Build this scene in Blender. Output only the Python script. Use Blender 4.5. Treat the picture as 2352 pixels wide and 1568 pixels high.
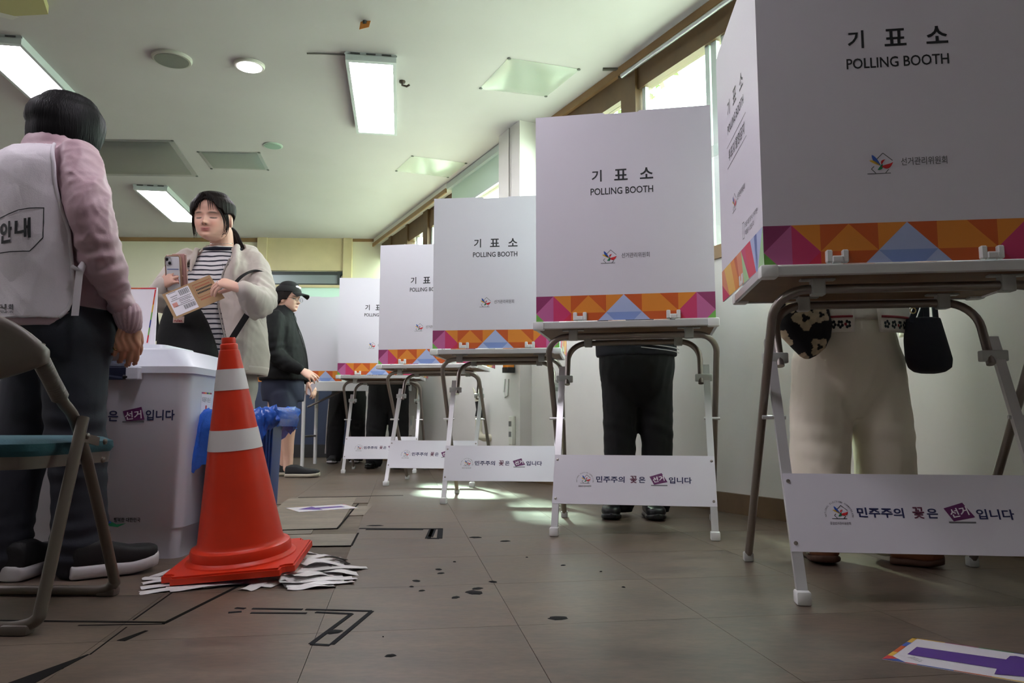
import bpy, bmesh, math, random
import numpy as np
from mathutils import Vector, Matrix, noise as mnoise
from mathutils.bvhtree import BVHTree

for o in list(bpy.data.objects): bpy.data.objects.remove(o, do_unlink=True)
SC = bpy.context.scene
COL = SC.collection
PI = math.pi
random.seed(7)
RNG = np.random.default_rng(7)

# ------------------------------------------------------------------ camera
FPX = 1740.0                      # focal length in pixels of the 2352 px wide frame
CAMZ = 0.46
PITCH = math.atan(182 / FPX)      # horizon at v = 966
cam = bpy.data.cameras.new('camera'); cam.lens = 36 * FPX / 2352; cam.sensor_width = 36
cam.clip_start = 0.05; cam.clip_end = 200
camo = bpy.data.objects.new('camera', cam); COL.objects.link(camo)
camo.location = (0, 0, CAMZ); camo.rotation_euler = (PI / 2 + PITCH, 0, 0)
SC.camera = camo

# ------------------------------------------------------------------ world, exposure
SC.view_settings.view_transform = 'Standard'
SC.view_settings.look = 'None'
SC.view_settings.exposure = 0.62
SC.view_settings.gamma = 1.0
SC.view_settings.use_curve_mapping = False
SKY = 13.                         # bright overcast sky
LED = 15.                         # ceiling LED panels
w = bpy.data.worlds.new('sky'); SC.world = w; w.use_nodes = True
bg = w.node_tree.nodes['Background']
bg.inputs[0].default_value = (0.92, 1.0, 0.95, 1); bg.inputs[1].default_value = SKY
SUN = 48.0                        # low sun beyond the far windows, filtered by the trees
sl_ = bpy.data.lights.new('sun', 'SUN'); sl_.energy = SUN; sl_.angle = math.radians(9); sl_.color = (.86, 1, .84)
so_ = bpy.data.objects.new('sun', sl_); COL.objects.link(so_)
so_.rotation_euler = Vector((.41, -2.66, -2.0)).to_track_quat('-Z', 'Y').to_euler()

# ------------------------------------------------------------------ pixel -> place
def ray(u, v):
    a = (u - 1176) / FPX; b = (784 - v) / FPX
    return Vector((a, math.cos(PITCH) - b * math.sin(PITCH), math.sin(PITCH) + b * math.cos(PITCH)))
def gp(u, v, z=0.0):              # where the ray meets the level z
    r = ray(u, v); t = (z - CAMZ) / r.z
    return Vector((r.x * t, r.y * t, z))
def at(u, v, Y):                  # where the ray meets the depth Y
    r = ray(u, v); t = Y / r.y
    return Vector((r.x * t, Y, CAMZ + r.z * t))
WP0 = Vector((1.154, 4.068, 0)); WD = Vector((-.4413, .8973, 0)); WN = Vector((.8973, .4413, 0))  # window wall: along, outward
def wl(s, off, z):                # point on the window wall: s along it, off towards the room
    return WP0 + WD * s - WN * off + Vector((0, 0, z))

# ------------------------------------------------------------------ materials
MATS = {}
def mat(name, col, rough=.6, metal=0., bump=0., bscale=60., var=0., vscale=8., spec=.5, coat=0., sheen=0., alpha=None, emit=None, sss=0.):
    if name in MATS: return MATS[name]
    m = bpy.data.materials.new(name); m.use_nodes = True
    nt = m.node_tree; b = nt.nodes['Principled BSDF']
    c = (*col[:3], 1)
    b.inputs['Base Color'].default_value = c
    b.inputs['Roughness'].default_value = rough
    b.inputs['Metallic'].default_value = metal
    b.inputs['Specular IOR Level'].default_value = spec
    b.inputs['Coat Weight'].default_value = coat
    if sheen: b.inputs['Sheen Weight'].default_value = sheen
    if sss:
        b.inputs['Subsurface Weight'].default_value = sss
        b.inputs['Subsurface Radius'].default_value = (.012, .005, .003); b.inputs['Subsurface Scale'].default_value = 1
    if alpha is not None: b.inputs['Alpha'].default_value = alpha
    if emit:
        b.inputs['Emission Color'].default_value = c; b.inputs['Emission Strength'].default_value = emit
    tc = nt.nodes.new('ShaderNodeTexCoord')
    if var:
        n = nt.nodes.new('ShaderNodeTexNoise'); n.inputs['Scale'].default_value = vscale; n.inputs['Detail'].default_value = 6
        nt.links.new(tc.outputs['Object'], n.inputs['Vector'])
        mr = nt.nodes.new('ShaderNodeMapRange'); mr.inputs[1].default_value = .3; mr.inputs[2].default_value = .7
        mr.inputs[3].default_value = 1 - var; mr.inputs[4].default_value = 1 + var
        nt.links.new(n.outputs['Fac'], mr.inputs[0])
        mx = nt.nodes.new('ShaderNodeVectorMath'); mx.operation = 'SCALE'
        mx.inputs[0].default_value = col[:3]; nt.links.new(mr.outputs[0], mx.inputs['Scale'])
        nt.links.new(mx.outputs[0], b.inputs['Base Color'])
    if bump:
        n2 = nt.nodes.new('ShaderNodeTexNoise'); n2.inputs['Scale'].default_value = bscale; n2.inputs['Detail'].default_value = 4
        nt.links.new(tc.outputs['Object'], n2.inputs['Vector'])
        bp = nt.nodes.new('ShaderNodeBump'); bp.inputs['Strength'].default_value = bump; bp.inputs['Distance'].default_value = .01
        nt.links.new(n2.outputs['Fac'], bp.inputs['Height']); nt.links.new(bp.outputs[0], b.inputs['Normal'])
    MATS[name] = m
    return m
def s2l(*c):
    return tuple((x / 255 / 12.92 if x / 255 <= .04045 else ((x / 255 + .055) / 1.055) ** 2.4) for x in c)
def vcmat(name, rough=.55, sss=0., sheen=0., bump=0., bscale=80):       # colour from the mesh's own attribute
    if name in MATS: return MATS[name]
    m = mat(name, (1, 1, 1), rough, sss=sss, sheen=sheen, bump=bump, bscale=bscale)
    a = m.node_tree.nodes.new('ShaderNodeVertexColor'); a.layer_name = 'col'
    m.node_tree.links.new(a.outputs[0], m.node_tree.nodes['Principled BSDF'].inputs['Base Color'])
    return m
def glassmat(name, tint=(.92, 1, .96), gloss=.08):
    if name in MATS: return MATS[name]
    m = bpy.data.materials.new(name); m.use_nodes = True; nt = m.node_tree
    nt.nodes.remove(nt.nodes['Principled BSDF']); out = nt.nodes['Material Output']
    t = nt.nodes.new('ShaderNodeBsdfTransparent'); t.inputs[0].default_value = (*tint, 1)
    g = nt.nodes.new('ShaderNodeBsdfGlossy'); g.inputs['Roughness'].default_value = .03
    mx = nt.nodes.new('ShaderNodeMixShader'); mx.inputs[0].default_value = gloss
    nt.links.new(t.outputs[0], mx.inputs[1]); nt.links.new(g.outputs[0], mx.inputs[2]); nt.links.new(mx.outputs[0], out.inputs[0])
    MATS[name] = m
    return m
def film_mat(name, col, alpha, rough=.25):                              # thin plastic film
    if name in MATS: return MATS[name]
    return mat(name, col, rough, alpha=alpha, spec=.6)

# ------------------------------------------------------------------ mesh building
ORI = {}                          # world origin of every object used as a parent
def origin(o):
    return ORI.get(o.name, Vector((0, 0, 0))) if o else Vector((0, 0, 0))
class MB:
    def __init__(s): s.v = []; s.f = []; s.mi = []; s.cm = 0
    def add(s, vs, fs):
        n = len(s.v); s.v += [Vector(p) for p in vs]; s.f += [tuple(i + n for i in f) for f in fs]; s.mi += [s.cm] * len(fs)
        return s
    def box(s, a, b, M=None):
        x0, y0, z0 = a; x1, y1, z1 = b
        vs = [(x0, y0, z0), (x1, y0, z0), (x1, y1, z0), (x0, y1, z0), (x0, y0, z1), (x1, y0, z1), (x1, y1, z1), (x0, y1, z1)]
        if M is not None: vs = [M @ Vector(p) for p in vs]
        return s.add(vs, [(3, 2, 1, 0), (4, 5, 6, 7), (0, 1, 5, 4), (1, 2, 6, 5), (2, 3, 7, 6), (3, 0, 4, 7)])
    def rbox(s, a, b, r, M=None, seg=2):                                 # box with rounded edges
        bm = bmesh.new(); bmesh.ops.create_cube(bm, size=1)
        for v in bm.verts:
            v.co = Vector([(a[i] + b[i]) / 2 + v.co[i] * (b[i] - a[i]) for i in range(3)])
        bmesh.ops.bevel(bm, geom=bm.edges[:], offset=r, segments=seg, affect='EDGES', profile=.5)
        return s.bm(bm, M)
    def bm(s, bm, M=None):
        bm.verts.index_update()
        vs = [(M @ v.co if M is not None else v.co.copy()) for v in bm.verts]; fs = [tuple(v.index for v in f.verts) for f in bm.faces]
        bm.free(); return s.add(vs, fs)
    def wbox(s, s0, s1, o0, o1, z0, z1):                                 # box in window-wall coordinates
        p = [wl(a, o, z) for z in (z0, z1) for a, o in ((s0, o0), (s1, o0), (s1, o1), (s0, o1))]
        return s.add(p, [(3, 2, 1, 0), (4, 5, 6, 7), (0, 1, 5, 4), (1, 2, 6, 5), (2, 3, 7, 6), (3, 0, 4, 7)])
    def tube(s, pts, r, n=10, cap=True, sq=None, up=None):               # r number or list; sq=(w,h) rectangular section
        pts = [Vector(p) for p in pts]; m = len(pts)
        rs = r if isinstance(r, (list, tuple)) else [r] * m
        T = [(pts[min(i + 1, m - 1)] - pts[max(i - 1, 0)]).normalized() for i in range(m)]
        if up is None:
            up = Vector((0, 0, 1)) if abs(T[0].z) < .9 else Vector((1, 0, 0))
        u = (Vector(up) - T[0] * Vector(up).dot(T[0])).normalized()
        vs = []; k = 4 if sq else n
        for i in range(m):
            if i:
                u = (u - T[i] * u.dot(T[i]))
                u = u.normalized() if u.length > 1e-6 else T[i].orthogonal().normalized()
            w_ = T[i].cross(u)
            if sq:
                for a, b in ((-1, -1), (1, -1), (1, 1), (-1, 1)): vs.append(pts[i] + w_ * a * sq[0] / 2 + u * b * sq[1] / 2)
            else:
                for j in range(n):
                    t = 2 * PI * j / n; vs.append(pts[i] + (w_ * math.cos(t) + u * math.sin(t)) * rs[i])
        fs = [(i * k + j, i * k + (j + 1) % k, (i + 1) * k + (j + 1) % k, (i + 1) * k + j) for i in range(m - 1) for j in range(k)]
        if cap: fs += [tuple(range(k))[::-1], tuple(range((m - 1) * k, m * k))]
        return s.add(vs, fs)
    def prism(s, poly, d, flip=False):                                   # polygon (3d points) extruded by vector d
        d = Vector(d); n = len(poly); p = [Vector(q) for q in poly]
        vs = p + [q + d for q in p]
        fs = [tuple(range(n))[::-1], tuple(range(n, 2 * n))] + [(i, (i + 1) % n, n + (i + 1) % n, n + i) for i in range(n)]
        return s.add(vs, fs)
    def poly(s, pts): return s.add(pts, [tuple(range(len(pts)))])
    def lathe(s, prof, c, n=32, axis=None):                              # prof [(r,z)], c base point
        M = Matrix.Translation(Vector(c))
        if axis is not None: M = M @ Vector((0, 0, 1)).rotation_difference(Vector(axis)).to_matrix().to_4x4()
        vs = [M @ Vector((r * math.cos(2 * PI * j / n), r * math.sin(2 * PI * j / n), z)) for r, z in prof for j in range(n)]
        m = len(prof)
        fs = [(i * n + j, i * n + (j + 1) % n, (i + 1) * n + (j + 1) % n, (i + 1) * n + j) for i in range(m - 1) for j in range(n)]
        fs += [tuple(range(n))[::-1], tuple(range((m - 1) * n, m * n))]
        return s.add(vs, fs)
    def grid(s, P):                                                      # 2d array of points
        a = len(P); b = len(P[0])
        return s.add([p for row in P for p in row], [(i * b + j, i * b + j + 1, (i + 1) * b + j + 1, (i + 1) * b + j) for i in range(a - 1) for j in range(b - 1)])
    def xform(s, M):
        s.v = [M @ p for p in s.v]; return s
    def mesh(s, name, org=(0, 0, 0)):
        me = bpy.data.meshes.new(name); org = Vector(org)
        me.from_pydata([tuple(p - org) for p in s.v], [], s.f)
        return me
    def build(s, name, m, parent=None, smooth=False, kind=None, label=None, flat=None, fixn=True):
        me = s.mesh(name, origin(parent))
        ms = m if isinstance(m, (list, tuple)) else [m]
        for x in ms: me.materials.append(x)
        if len(ms) > 1: me.polygons.foreach_set('material_index', s.mi)
        if fixn:
            bm = bmesh.new(); bm.from_mesh(me); bmesh.ops.recalc_face_normals(bm, faces=bm.faces[:]); bm.to_mesh(me); bm.free()
        if smooth:
            me.shade_smooth()
            if smooth != 'all': me.set_sharp_from_angle(angle=math.radians(40))
        return link(name, me, parent, kind, label)
def link(name, me, parent=None, kind=None, label=None):
    o = bpy.data.objects.new(name, me); COL.objects.link(o)
    if parent: o.parent = parent; ORI[o.name] = origin(parent)
    if kind: o['kind'] = kind
    if label: o['label'] = label
    return o
def tag(o, label, cat, group=None):
    o['label'] = label; o['category'] = cat
    if group: o['group'] = group
    return o
def thing(name, label, cat, loc=(0, 0, 0), group=None):
    o = bpy.data.objects.new(name, None); COL.objects.link(o); o.location = loc; o.empty_display_size = .1
    ORI[o.name] = Vector(loc)
    return tag(o, label, cat, group)
def copy_tree(o, parent=None):
    c = o.copy(); COL.objects.link(c); c.parent = parent
    for ch in list(o.children): copy_tree(ch, c)
    return c
TXT = {}
def text_mesh(body, bold=0.):     # lettering laid out from the left on its base line, one unit high
    k = (body, bold)
    if k in TXT: return TXT[k]
    cu = bpy.data.curves.new('lettering', 'FONT'); cu.body = body; cu.size = 1; cu.offset = bold; cu.resolution_u = 3
    o = bpy.data.objects.new('lettering', cu); COL.objects.link(o)
    dg = bpy.context.evaluated_depsgraph_get()
    me = bpy.data.meshes.new_from_object(o.evaluated_get(dg))
    vs = [v.co.copy() for v in me.vertices]; fs = [tuple(p.vertices) for p in me.polygons]
    bpy.data.objects.remove(o, do_unlink=True); bpy.data.curves.remove(cu); bpy.data.meshes.remove(me)
    TXT[k] = (vs, fs)
    return TXT[k]
def add_text(mb, body, c, right, up, width=None, height=None, bold=0., lift=None, shear=0.):
    """lettering centred at c, running along `right`; scaled to width (and height)"""
    vs, fs = text_mesh(body, bold)
    xs = [v.x for v in vs]; ys = [v.y for v in vs]
    x0, x1, y0, y1 = min(xs), max(xs), min(ys), max(ys)
    right = Vector(right).normalized(); up = Vector(up).normalized()
    sx = width / (x1 - x0) if width else None
    sy = height / (y1 - y0) if height else sx
    if sx is None: sx = sy
    cx, cy = (x0 + x1) / 2, (y0 + y1) / 2
    c = Vector(c)
    mb.add([c + right * ((v.x - cx) * sx + shear * (v.y - cy) * sy) + up * ((v.y - cy) * sy) for v in vs], fs)
    return mb

# ------------------------------------------------------------------ the room
CEIL = 2.83
M_wall = mat('wall_paint', s2l(218, 213, 210), .75, var=.04, vscale=2.5, bump=.05, bscale=25)
M_cream = mat('cream_wallpaper', s2l(214, 208, 186), .8, var=.03, vscale=3)
M_ceil = mat('ceiling_paint', s2l(184, 178, 180), .75, var=.03, vscale=1.6, bump=.04, bscale=30)
M_wood = mat('window_wood', s2l(108, 78, 46), .5, var=.18, vscale=9)
M_woodp = mat('pale_wood_panel', s2l(200, 184, 146), .55, var=.06, vscale=5)
M_trimw = mat('trim_wood', s2l(140, 108, 70), .55, var=.1, vscale=7)
M_base = mat('baseboard_brown', s2l(104, 80, 54), .6, var=.2, vscale=8)
M_navy = mat('navy_wall_panel', s2l(52, 60, 88), .6, var=.05)
M_alu = mat('white_aluminium', s2l(196, 206, 204), .35, metal=.2)
M_glass = glassmat('window_glass')
M_sub = mat('subfloor', s2l(96, 84, 72), .8, var=.25, vscale=12)

# floor slab and vinyl tiles, laid along the direction that runs to the vanishing point (920, 966)
TD = Vector((ray(920, 966).x, ray(920, 966).y, 0)).normalized(); TR = Vector((TD.y, -TD.x, 0))
ROOM = [Vector((-6.4, -3, 0)), wl(-7.9, -.08, 0), wl(6.75, -.08, 0), Vector((-6.4, 10.1, 0))]
floor = MB().prism([p + Vector((0, 0, -.12)) for p in ROOM], (0, 0, .116)).build('floor', M_sub, kind='structure')
def floor_material(name, base, k):
    m = bpy.data.materials.new(name); m.use_nodes = True; nt = m.node_tree; b = nt.nodes['Principled BSDF']
    b.inputs['Specular IOR Level'].default_value = .42
    tc = nt.nodes.new('ShaderNodeTexCoord')
    oi = nt.nodes.new('ShaderNodeObjectInfo')
    off = nt.nodes.new('ShaderNodeVectorMath'); off.operation = 'ADD'
    geo = nt.nodes.new('ShaderNodeNewGeometry')
    nt.links.new(geo.outputs['Position'], off.inputs[0]); nt.links.new(oi.outputs['Random'], off.inputs[1])
    mp = nt.nodes.new('ShaderNodeMapping'); mp.inputs['Rotation'].default_value = (0, 0, .14); mp.inputs['Scale'].default_value = (1, 2.2, 1)
    nt.links.new(off.outputs[0], mp.inputs[0])
    n1 = nt.nodes.new('ShaderNodeTexNoise'); n1.inputs['Scale'].default_value = 5; n1.inputs['Detail'].default_value = 9; n1.inputs['Roughness'].default_value = .65
    n2 = nt.nodes.new('ShaderNodeTexNoise'); n2.inputs['Scale'].default_value = 38; n2.inputs['Detail'].default_value = 5
    nt.links.new(mp.outputs[0], n1.inputs['Vector']); nt.links.new(mp.outputs[0], n2.inputs['Vector'])
    r = nt.nodes.new('ShaderNodeValToRGB')
    r.color_ramp.elements[0].position = .3; r.color_ramp.elements[0].color = (*[c * .58 for c in base], 1)
    r.color_ramp.elements[1].position = .72; r.color_ramp.elements[1].color = (*[c * 1.32 for c in base], 1)
    nt.links.new(n1.outputs['Fac'], r.inputs[0])
    mx = nt.nodes.new('ShaderNodeMix'); mx.data_type = 'RGBA'; mx.blend_type = 'MULTIPLY'; mx.inputs[0].default_value = .35
    rr = nt.nodes.new('ShaderNodeValToRGB'); rr.color_ramp.elements[0].position = .35; rr.color_ramp.elements[0].color = (.55, .55, .55, 1); rr.color_ramp.elements[1].position = .6
    nt.links.new(n2.outputs['Fac'], rr.inputs[0])
    nt.links.new(r.outputs[0], mx.inputs[6]); nt.links.new(rr.outputs[0], mx.inputs[7])
    # a slightly different shade from tile to tile
    mr = nt.nodes.new('ShaderNodeMapRange'); mr.inputs[3].default_value = .95; mr.inputs[4].default_value = 1.05
    nt.links.new(oi.outputs['Random'], mr.inputs[0])
    sc = nt.nodes.new('ShaderNodeVectorMath'); sc.operation = 'SCALE'
    nt.links.new(mx.outputs[2], sc.inputs[0]); nt.links.new(mr.outputs[0], sc.inputs['Scale'])
    nt.links.new(sc.outputs[0], b.inputs['Base Color'])
    mr2 = nt.nodes.new('ShaderNodeMapRange'); mr2.inputs[3].default_value = k; mr2.inputs[4].default_value = k + .22
    nt.links.new(n1.outputs['Fac'], mr2.inputs[0]); nt.links.new(mr2.outputs[0], b.inputs['Roughness'])
    bp = nt.nodes.new('ShaderNodeBump'); bp.inputs['Strength'].default_value = .06; bp.inputs['Distance'].default_value = .004
    nt.links.new(n2.outputs['Fac'], bp.inputs['Height']); nt.links.new(bp.outputs[0], b.inputs['Normal'])
    MATS[name] = m
    return m
M_tile = floor_material('vinyl_tile', s2l(103, 88, 76), .30)
TO = gp(768, 1352); TW = .452
_b = gp(1142, 1352); TW = abs((_b - TO).dot(TR))
cross0 = gp(1080, 1440).dot(TD) - TO.dot(TD)
def tp(i, j, z=0.): return TO + TR * i + TD * j + Vector((0, 0, z))     # tile coordinates in metres from line A
tile_me = MB().box((.0006, .0006, -.004), (TW - .0006, TW - .0006, 0)).mesh('vinyl_tile')
tile_me.materials.append(M_tile)
tiles = []
for i in range(-14, 9):
    for j in range(-6, 21):
        a, b = i * TW, cross0 + j * TW
        c = tp(a + TW / 2, b + TW / 2)
        if c.y > 9.6 or c.y < -2.4 or c.x < -6 or (c - WP0).dot(WN) > .2: continue
        if i == -1 and 2 <= j <= 5: continue                           # torn-out strip beside line A
        if i == -2 and 4 <= j <= 5: continue
        vis = c.y > .9 and abs(c.x) < c.y * .72 + .4
        tiles.append((not vis, c.length, a, b))
tiles.sort()
rest = MB()
rot = math.atan2(TR.y, TR.x)
for k, (nv, d, a, b) in enumerate(tiles):
    p = tp(a, b)
    if k < 290:
        o = bpy.data.objects.new('vinyl_tile', tile_me); COL.objects.link(o); o.parent = floor
        o.location = p; o.rotation_euler = (0, 0, rot)
    else:
        rest.box((.0006, .0006, -.004), (TW - .0006, TW - .0006, 0), Matrix.Translation(p) @ Matrix.Rotation(rot, 4, 'Z'))
rest.build('vinyl_tile_field', M_tile, floor, kind='stuff')

ceiling = MB().prism([p + Vector((0, 0, CEIL)) for p in ROOM], (0, 0, .15)).build('ceiling', M_ceil, kind='structure')
MB().box((-6.5, -3, 0), (-6.3, 10.4, CEIL)).build('wall_left', M_wall, kind='structure')
MB().box((-6.5, -3.2, 0), (4.7, -3, CEIL)).build('wall_front', M_wall, kind='structure')
# far wall: cream paper above, navy panelling below, wooden trim along the ceiling
BK = lambda x: 9.72 + .03 * (x + 3)          # its face, a little oblique
def bwall(mb, x0, x1, z0, z1, p=0., t=.1):    # slab on the far wall, standing p proud of it
    a, b = BK(x0), BK(x1)
    v = [(x0, a - p, z0), (x1, b - p, z0), (x1, b - p + t, z0), (x0, a - p + t, z0)]
    return mb.add(v + [(x, y, z1) for x, y, _ in v], [(3, 2, 1, 0), (4, 5, 6, 7), (0, 1, 5, 4), (1, 2, 6, 5), (2, 3, 7, 6), (3, 0, 4, 7)])
bwall(MB(), -6.5, -1.45, 0, CEIL, 0, .2).build('wall_back', M_cream, kind='structure')
def bx(u, v=900): return at(u, v, 9.72).x
def bz(v): return at(700, v, 9.72).z
bwall(MB(), -6.3, -3.16, CEIL - .05, CEIL, .02, .03).build('trim_1', M_trimw, kind='structure')
bwall(MB(), bx(800), -1.55, CEIL - .035, CEIL, .02, .03).build('trim_2', M_trimw, kind='structure')
nv = bwall(MB(), -6.3, -1.15, .16, .98, .02, .04).build('trim_3', M_navy, kind='structure')
bwall(MB(), -6.3, -1.15, 0, .16, .035, .05).build('baseboard_back', mat('dark_base', s2l(44, 42, 44), .6), kind='structure')
# pale wood casing and door head
pan = bwall(MB(), bx(583), bx(605), bz(625), CEIL, .06, .08)
bwall(pan, bx(782), bx(802), bz(640), CEIL, .06, .08)
bwall(pan, bx(605), bx(782), bz(622), CEIL, .035, .05)
pan.build('trim_4', M_woodp, kind='structure')
M_alug = mat('grey_aluminium', s2l(140, 150, 150), .35, metal=.6)
M_frost = mat('frosted_glass', s2l(196, 222, 212), .35)
door = bwall(MB(), bx(590), bx(800), bz(655), bz(652) + .0, .05, .07)
bwall(door, bx(590), bx(800), bz(632), bz(625), .05, .07)
bwall(door, bx(770), bx(776), bz(655), bz(625), .06, .08)
door = door.build('door_1', mat('door_dark_frame', s2l(52, 56, 56), .4), kind='structure')
bwall(MB(), bx(590), bx(770), bz(652), bz(632), .04, .05).build('transom', M_alug, door)
bwall(MB(), bx(590), bx(800), .98, bz(661), .025, .04).build('pane', M_frost, door)
bwall(MB(), bx(590), bx(800), bz(661), bz(655), .05, .06).build('head_rail', M_woodp, door)

# window wall (right): lower wall, pillar, timber head, posts, aluminium sashes
SILL = 1.31
for k in range(6): MB().wbox(-7.9 + 9.93 * k / 6, -7.9 + 9.93 * (k + 1) / 6, .12, -.10, 0, SILL).build('wall_right', M_wall, kind='structure')     # near wall below the sill
for k in range(4): MB().wbox(2.03 + 4.57 * k / 4, 2.03 + 4.57 * (k + 1) / 4, .22, -.10, 0, SILL).build('wall_right', M_wall, kind='structure')       # far wall, set further in
wr = MB()
MB().wbox(-7.9, -1.25, .12, -.10, SILL, CEIL).build('wall_right', M_wall, kind='structure')                # solid wall towards the camera
wr.wbox(2.03, 2.42, .22, -.10, SILL, CEIL)                # pillar
wr.build('wall_right', M_wall, kind='structure')
MB().wbox(-7.9, 6.6, -.02, -.14, CEIL - .02, CEIL + .02).build('trim_9', M_wall, kind='structure')
bb = MB().wbox(-7.9, 2.03, .142, .118, 0, .098)
bb.wbox(2.025, 2.05, .24, .10, 0, .06); bb.wbox(2.03, 6.6, .24, .218, 0, .06)
bb.build('baseboard_right', M_base, kind='structure')
tr = MB().wbox(-1.25, 2.03, .135, -.10, SILL, SILL + .07); tr.wbox(2.42, 6.6, .235, -.10, SILL, SILL + .07)
tr.build('trim_5', M_trimw, kind='structure')
tr = MB().wbox(-1.25, 2.03, .03, -.02, CEIL - .055, CEIL)   # light top strip
tr.build('trim_6', M_trimw, kind='structure')
M_wood2 = mat('window_wood_dark', s2l(92, 66, 38), .5, var=.15, vscale=9)
def window(n, s0, s1, posts, alus, o=0., head=2.61):
    fr = MB().wbox(s0, s1, o + .0, o - .08, head, CEIL - .05)
    for a, b in posts: fr.wbox(a, b, o + .02, o - .08, SILL + .07, CEIL - .05)
    w_ = fr.build(f'window_{n}', M_wood2, kind='structure')
    ed = sorted([s0] + [x for p in posts for x in p] + [s1])
    for k in range(0, len(ed), 2):
        if ed[k + 1] - ed[k] < .12: continue
        MB().wbox(ed[k], ed[k + 1], o - .045, o - .051, SILL + .07, head).build('pane', M_glass, w_)
    for a, b in alus:
        MB().wbox(a, b, o - .02, o - .045, SILL + .07, head).build('sash_stile', M_alu, w_)
    return w_
w1 = window(1, -1.25, .755, [(-1.25, -1.09)], [(.03, .075), (.09, .125), (-.06, -.01), (.70, .735), (-1.09, -1.05)])
MB().wbox(-.01, .125, -.02, -.045, 1.94, 2.01).build('sash_rail', mat('white_latch', (.9, .9, .9), .4), w1)
MB().tube([wl(-1.2, .05, 2.735), wl(.86, .05, 2.735)], .016, 10).build('curtain_rod', mat('rod_steel', (.45, .45, .47), .35, metal=.8), w1, smooth=True)
w2 = window(2, .755, 2.03, [(.755, .92), (1.93, 2.03)], [(.92, .96), (1.40, 1.45)])
w3 = window(3, 2.42, 6.6, [(2.42, 2.46), (4.55, 4.70), (5.25, 5.32), (5.9, 6.0)], [(3.45, 3.5), (4.50, 4.55), (5.0, 5.04)], o=.06, head=2.56)
MB().wbox(3.78, 6.6, .16, .0, CEIL - .06, CEIL).build('trim_7', mat('white_cornice', s2l(226, 224, 214), .6), kind='structure')
MB().wbox(3.78, 6.6, .17, .155, CEIL - .10, CEIL - .055).build('trim_8', M_trimw, kind='structure')
# roller blind over the first far window
rb = thing('roller_blind', 'pale roller blind half rolled up at the top of the window beyond the pillar', 'blind', wl(3.2, .1, 2.5))
MB().wbox(2.52, 3.77, .16, .09, 2.76, 2.82).build('cassette', mat('blind_cassette', s2l(190, 200, 196), .4), rb)
MB().wbox(2.54, 3.72, .125, .119, 2.52, 2.77).build('fabric', mat('blind_fabric', s2l(196, 214, 200), .8), rb)
MB().wbox(2.54, 3.72, .132, .112, 2.505, 2.525).build('bottom_bar', M_alu, rb)

# ------------------------------------------------------------------ lights of the room
M_led = mat('led_diffuser', (1, 1, 1), .5, emit=LED)
M_led.node_tree.nodes['Principled BSDF'].inputs['Emission Color'].default_value = (1, .945, 1.04, 1)
M_ledf = mat('led_frame', s2l(182, 186, 188), .4)
def led(label, p0, dirv, L=1.285, W=.325):
    d = Vector(dirv).normalized(); r = Vector((d.y, -d.x, 0)); M = Matrix(((r.x, d.x, 0, p0[0]), (r.y, d.y, 0, p0[1]), (0, 0, 1, CEIL), (0, 0, 0, 1)))
    t = thing('ceiling_light', label, 'ceiling light', (p0[0], p0[1], CEIL), 'LED ceiling panels')
    f = MB(); h = W / 2; e = .022
    f.box((-h, 0, -.055), (-h + e, L, 0), M).box((h - e, 0, -.055), (h, L, 0), M)
    f.box((-h + e, 0, -.055), (h - e, e * 1.6, 0), M).box((-h + e, L - e * 1.6, -.055), (h - e, L, 0), M)
    f.box((-h - .006, .0, -.018), (h + .006, .006, -.006), M)
    f.build('frame', M_ledf, t)
    MB().box((-h + e, e * 1.6, -.05), (h - e, L - e * 1.6, -.02), M).build('diffuser', M_led, t)
    for x in (-.1, 0, .1):
        MB().box((x - .03, -.004, -.014), (x + .03, .002, -.004), M).build('clip', mat('dark_clip', (.05, .05, .05), .5), t)
    return t
def cz(u, v): return gp(u, v, CEIL)
a, b = cz(852, 122), cz(866, 296)
led('bright LED ceiling panel in the middle, nearest the windows', a, b - a)
a, b = cz(47, 77), cz(231, 271)
led('bright LED ceiling panel behind the head of the woman in the white vest', a + Vector((-.17, 0, 0)), b - a)
a, b = cz(383, 424), cz(505, 545)
led('bright LED ceiling panel farthest away, beside the head of the girl', a + Vector((-.165, 0, 0)), b - a)
led('LED ceiling panel of the left row nearest the camera, above the folding chair', (-2.55, 1.35), TD)
led('LED ceiling panel of the middle row just in front of the camera', (-.5, 1.35), TD)
led('LED ceiling panel over the left side of the hall, far from the windows', (-4.9, 4.6), TD)
led('LED ceiling panel over the left side of the hall, nearest the front wall', (-4.6, 1.5), TD)

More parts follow.
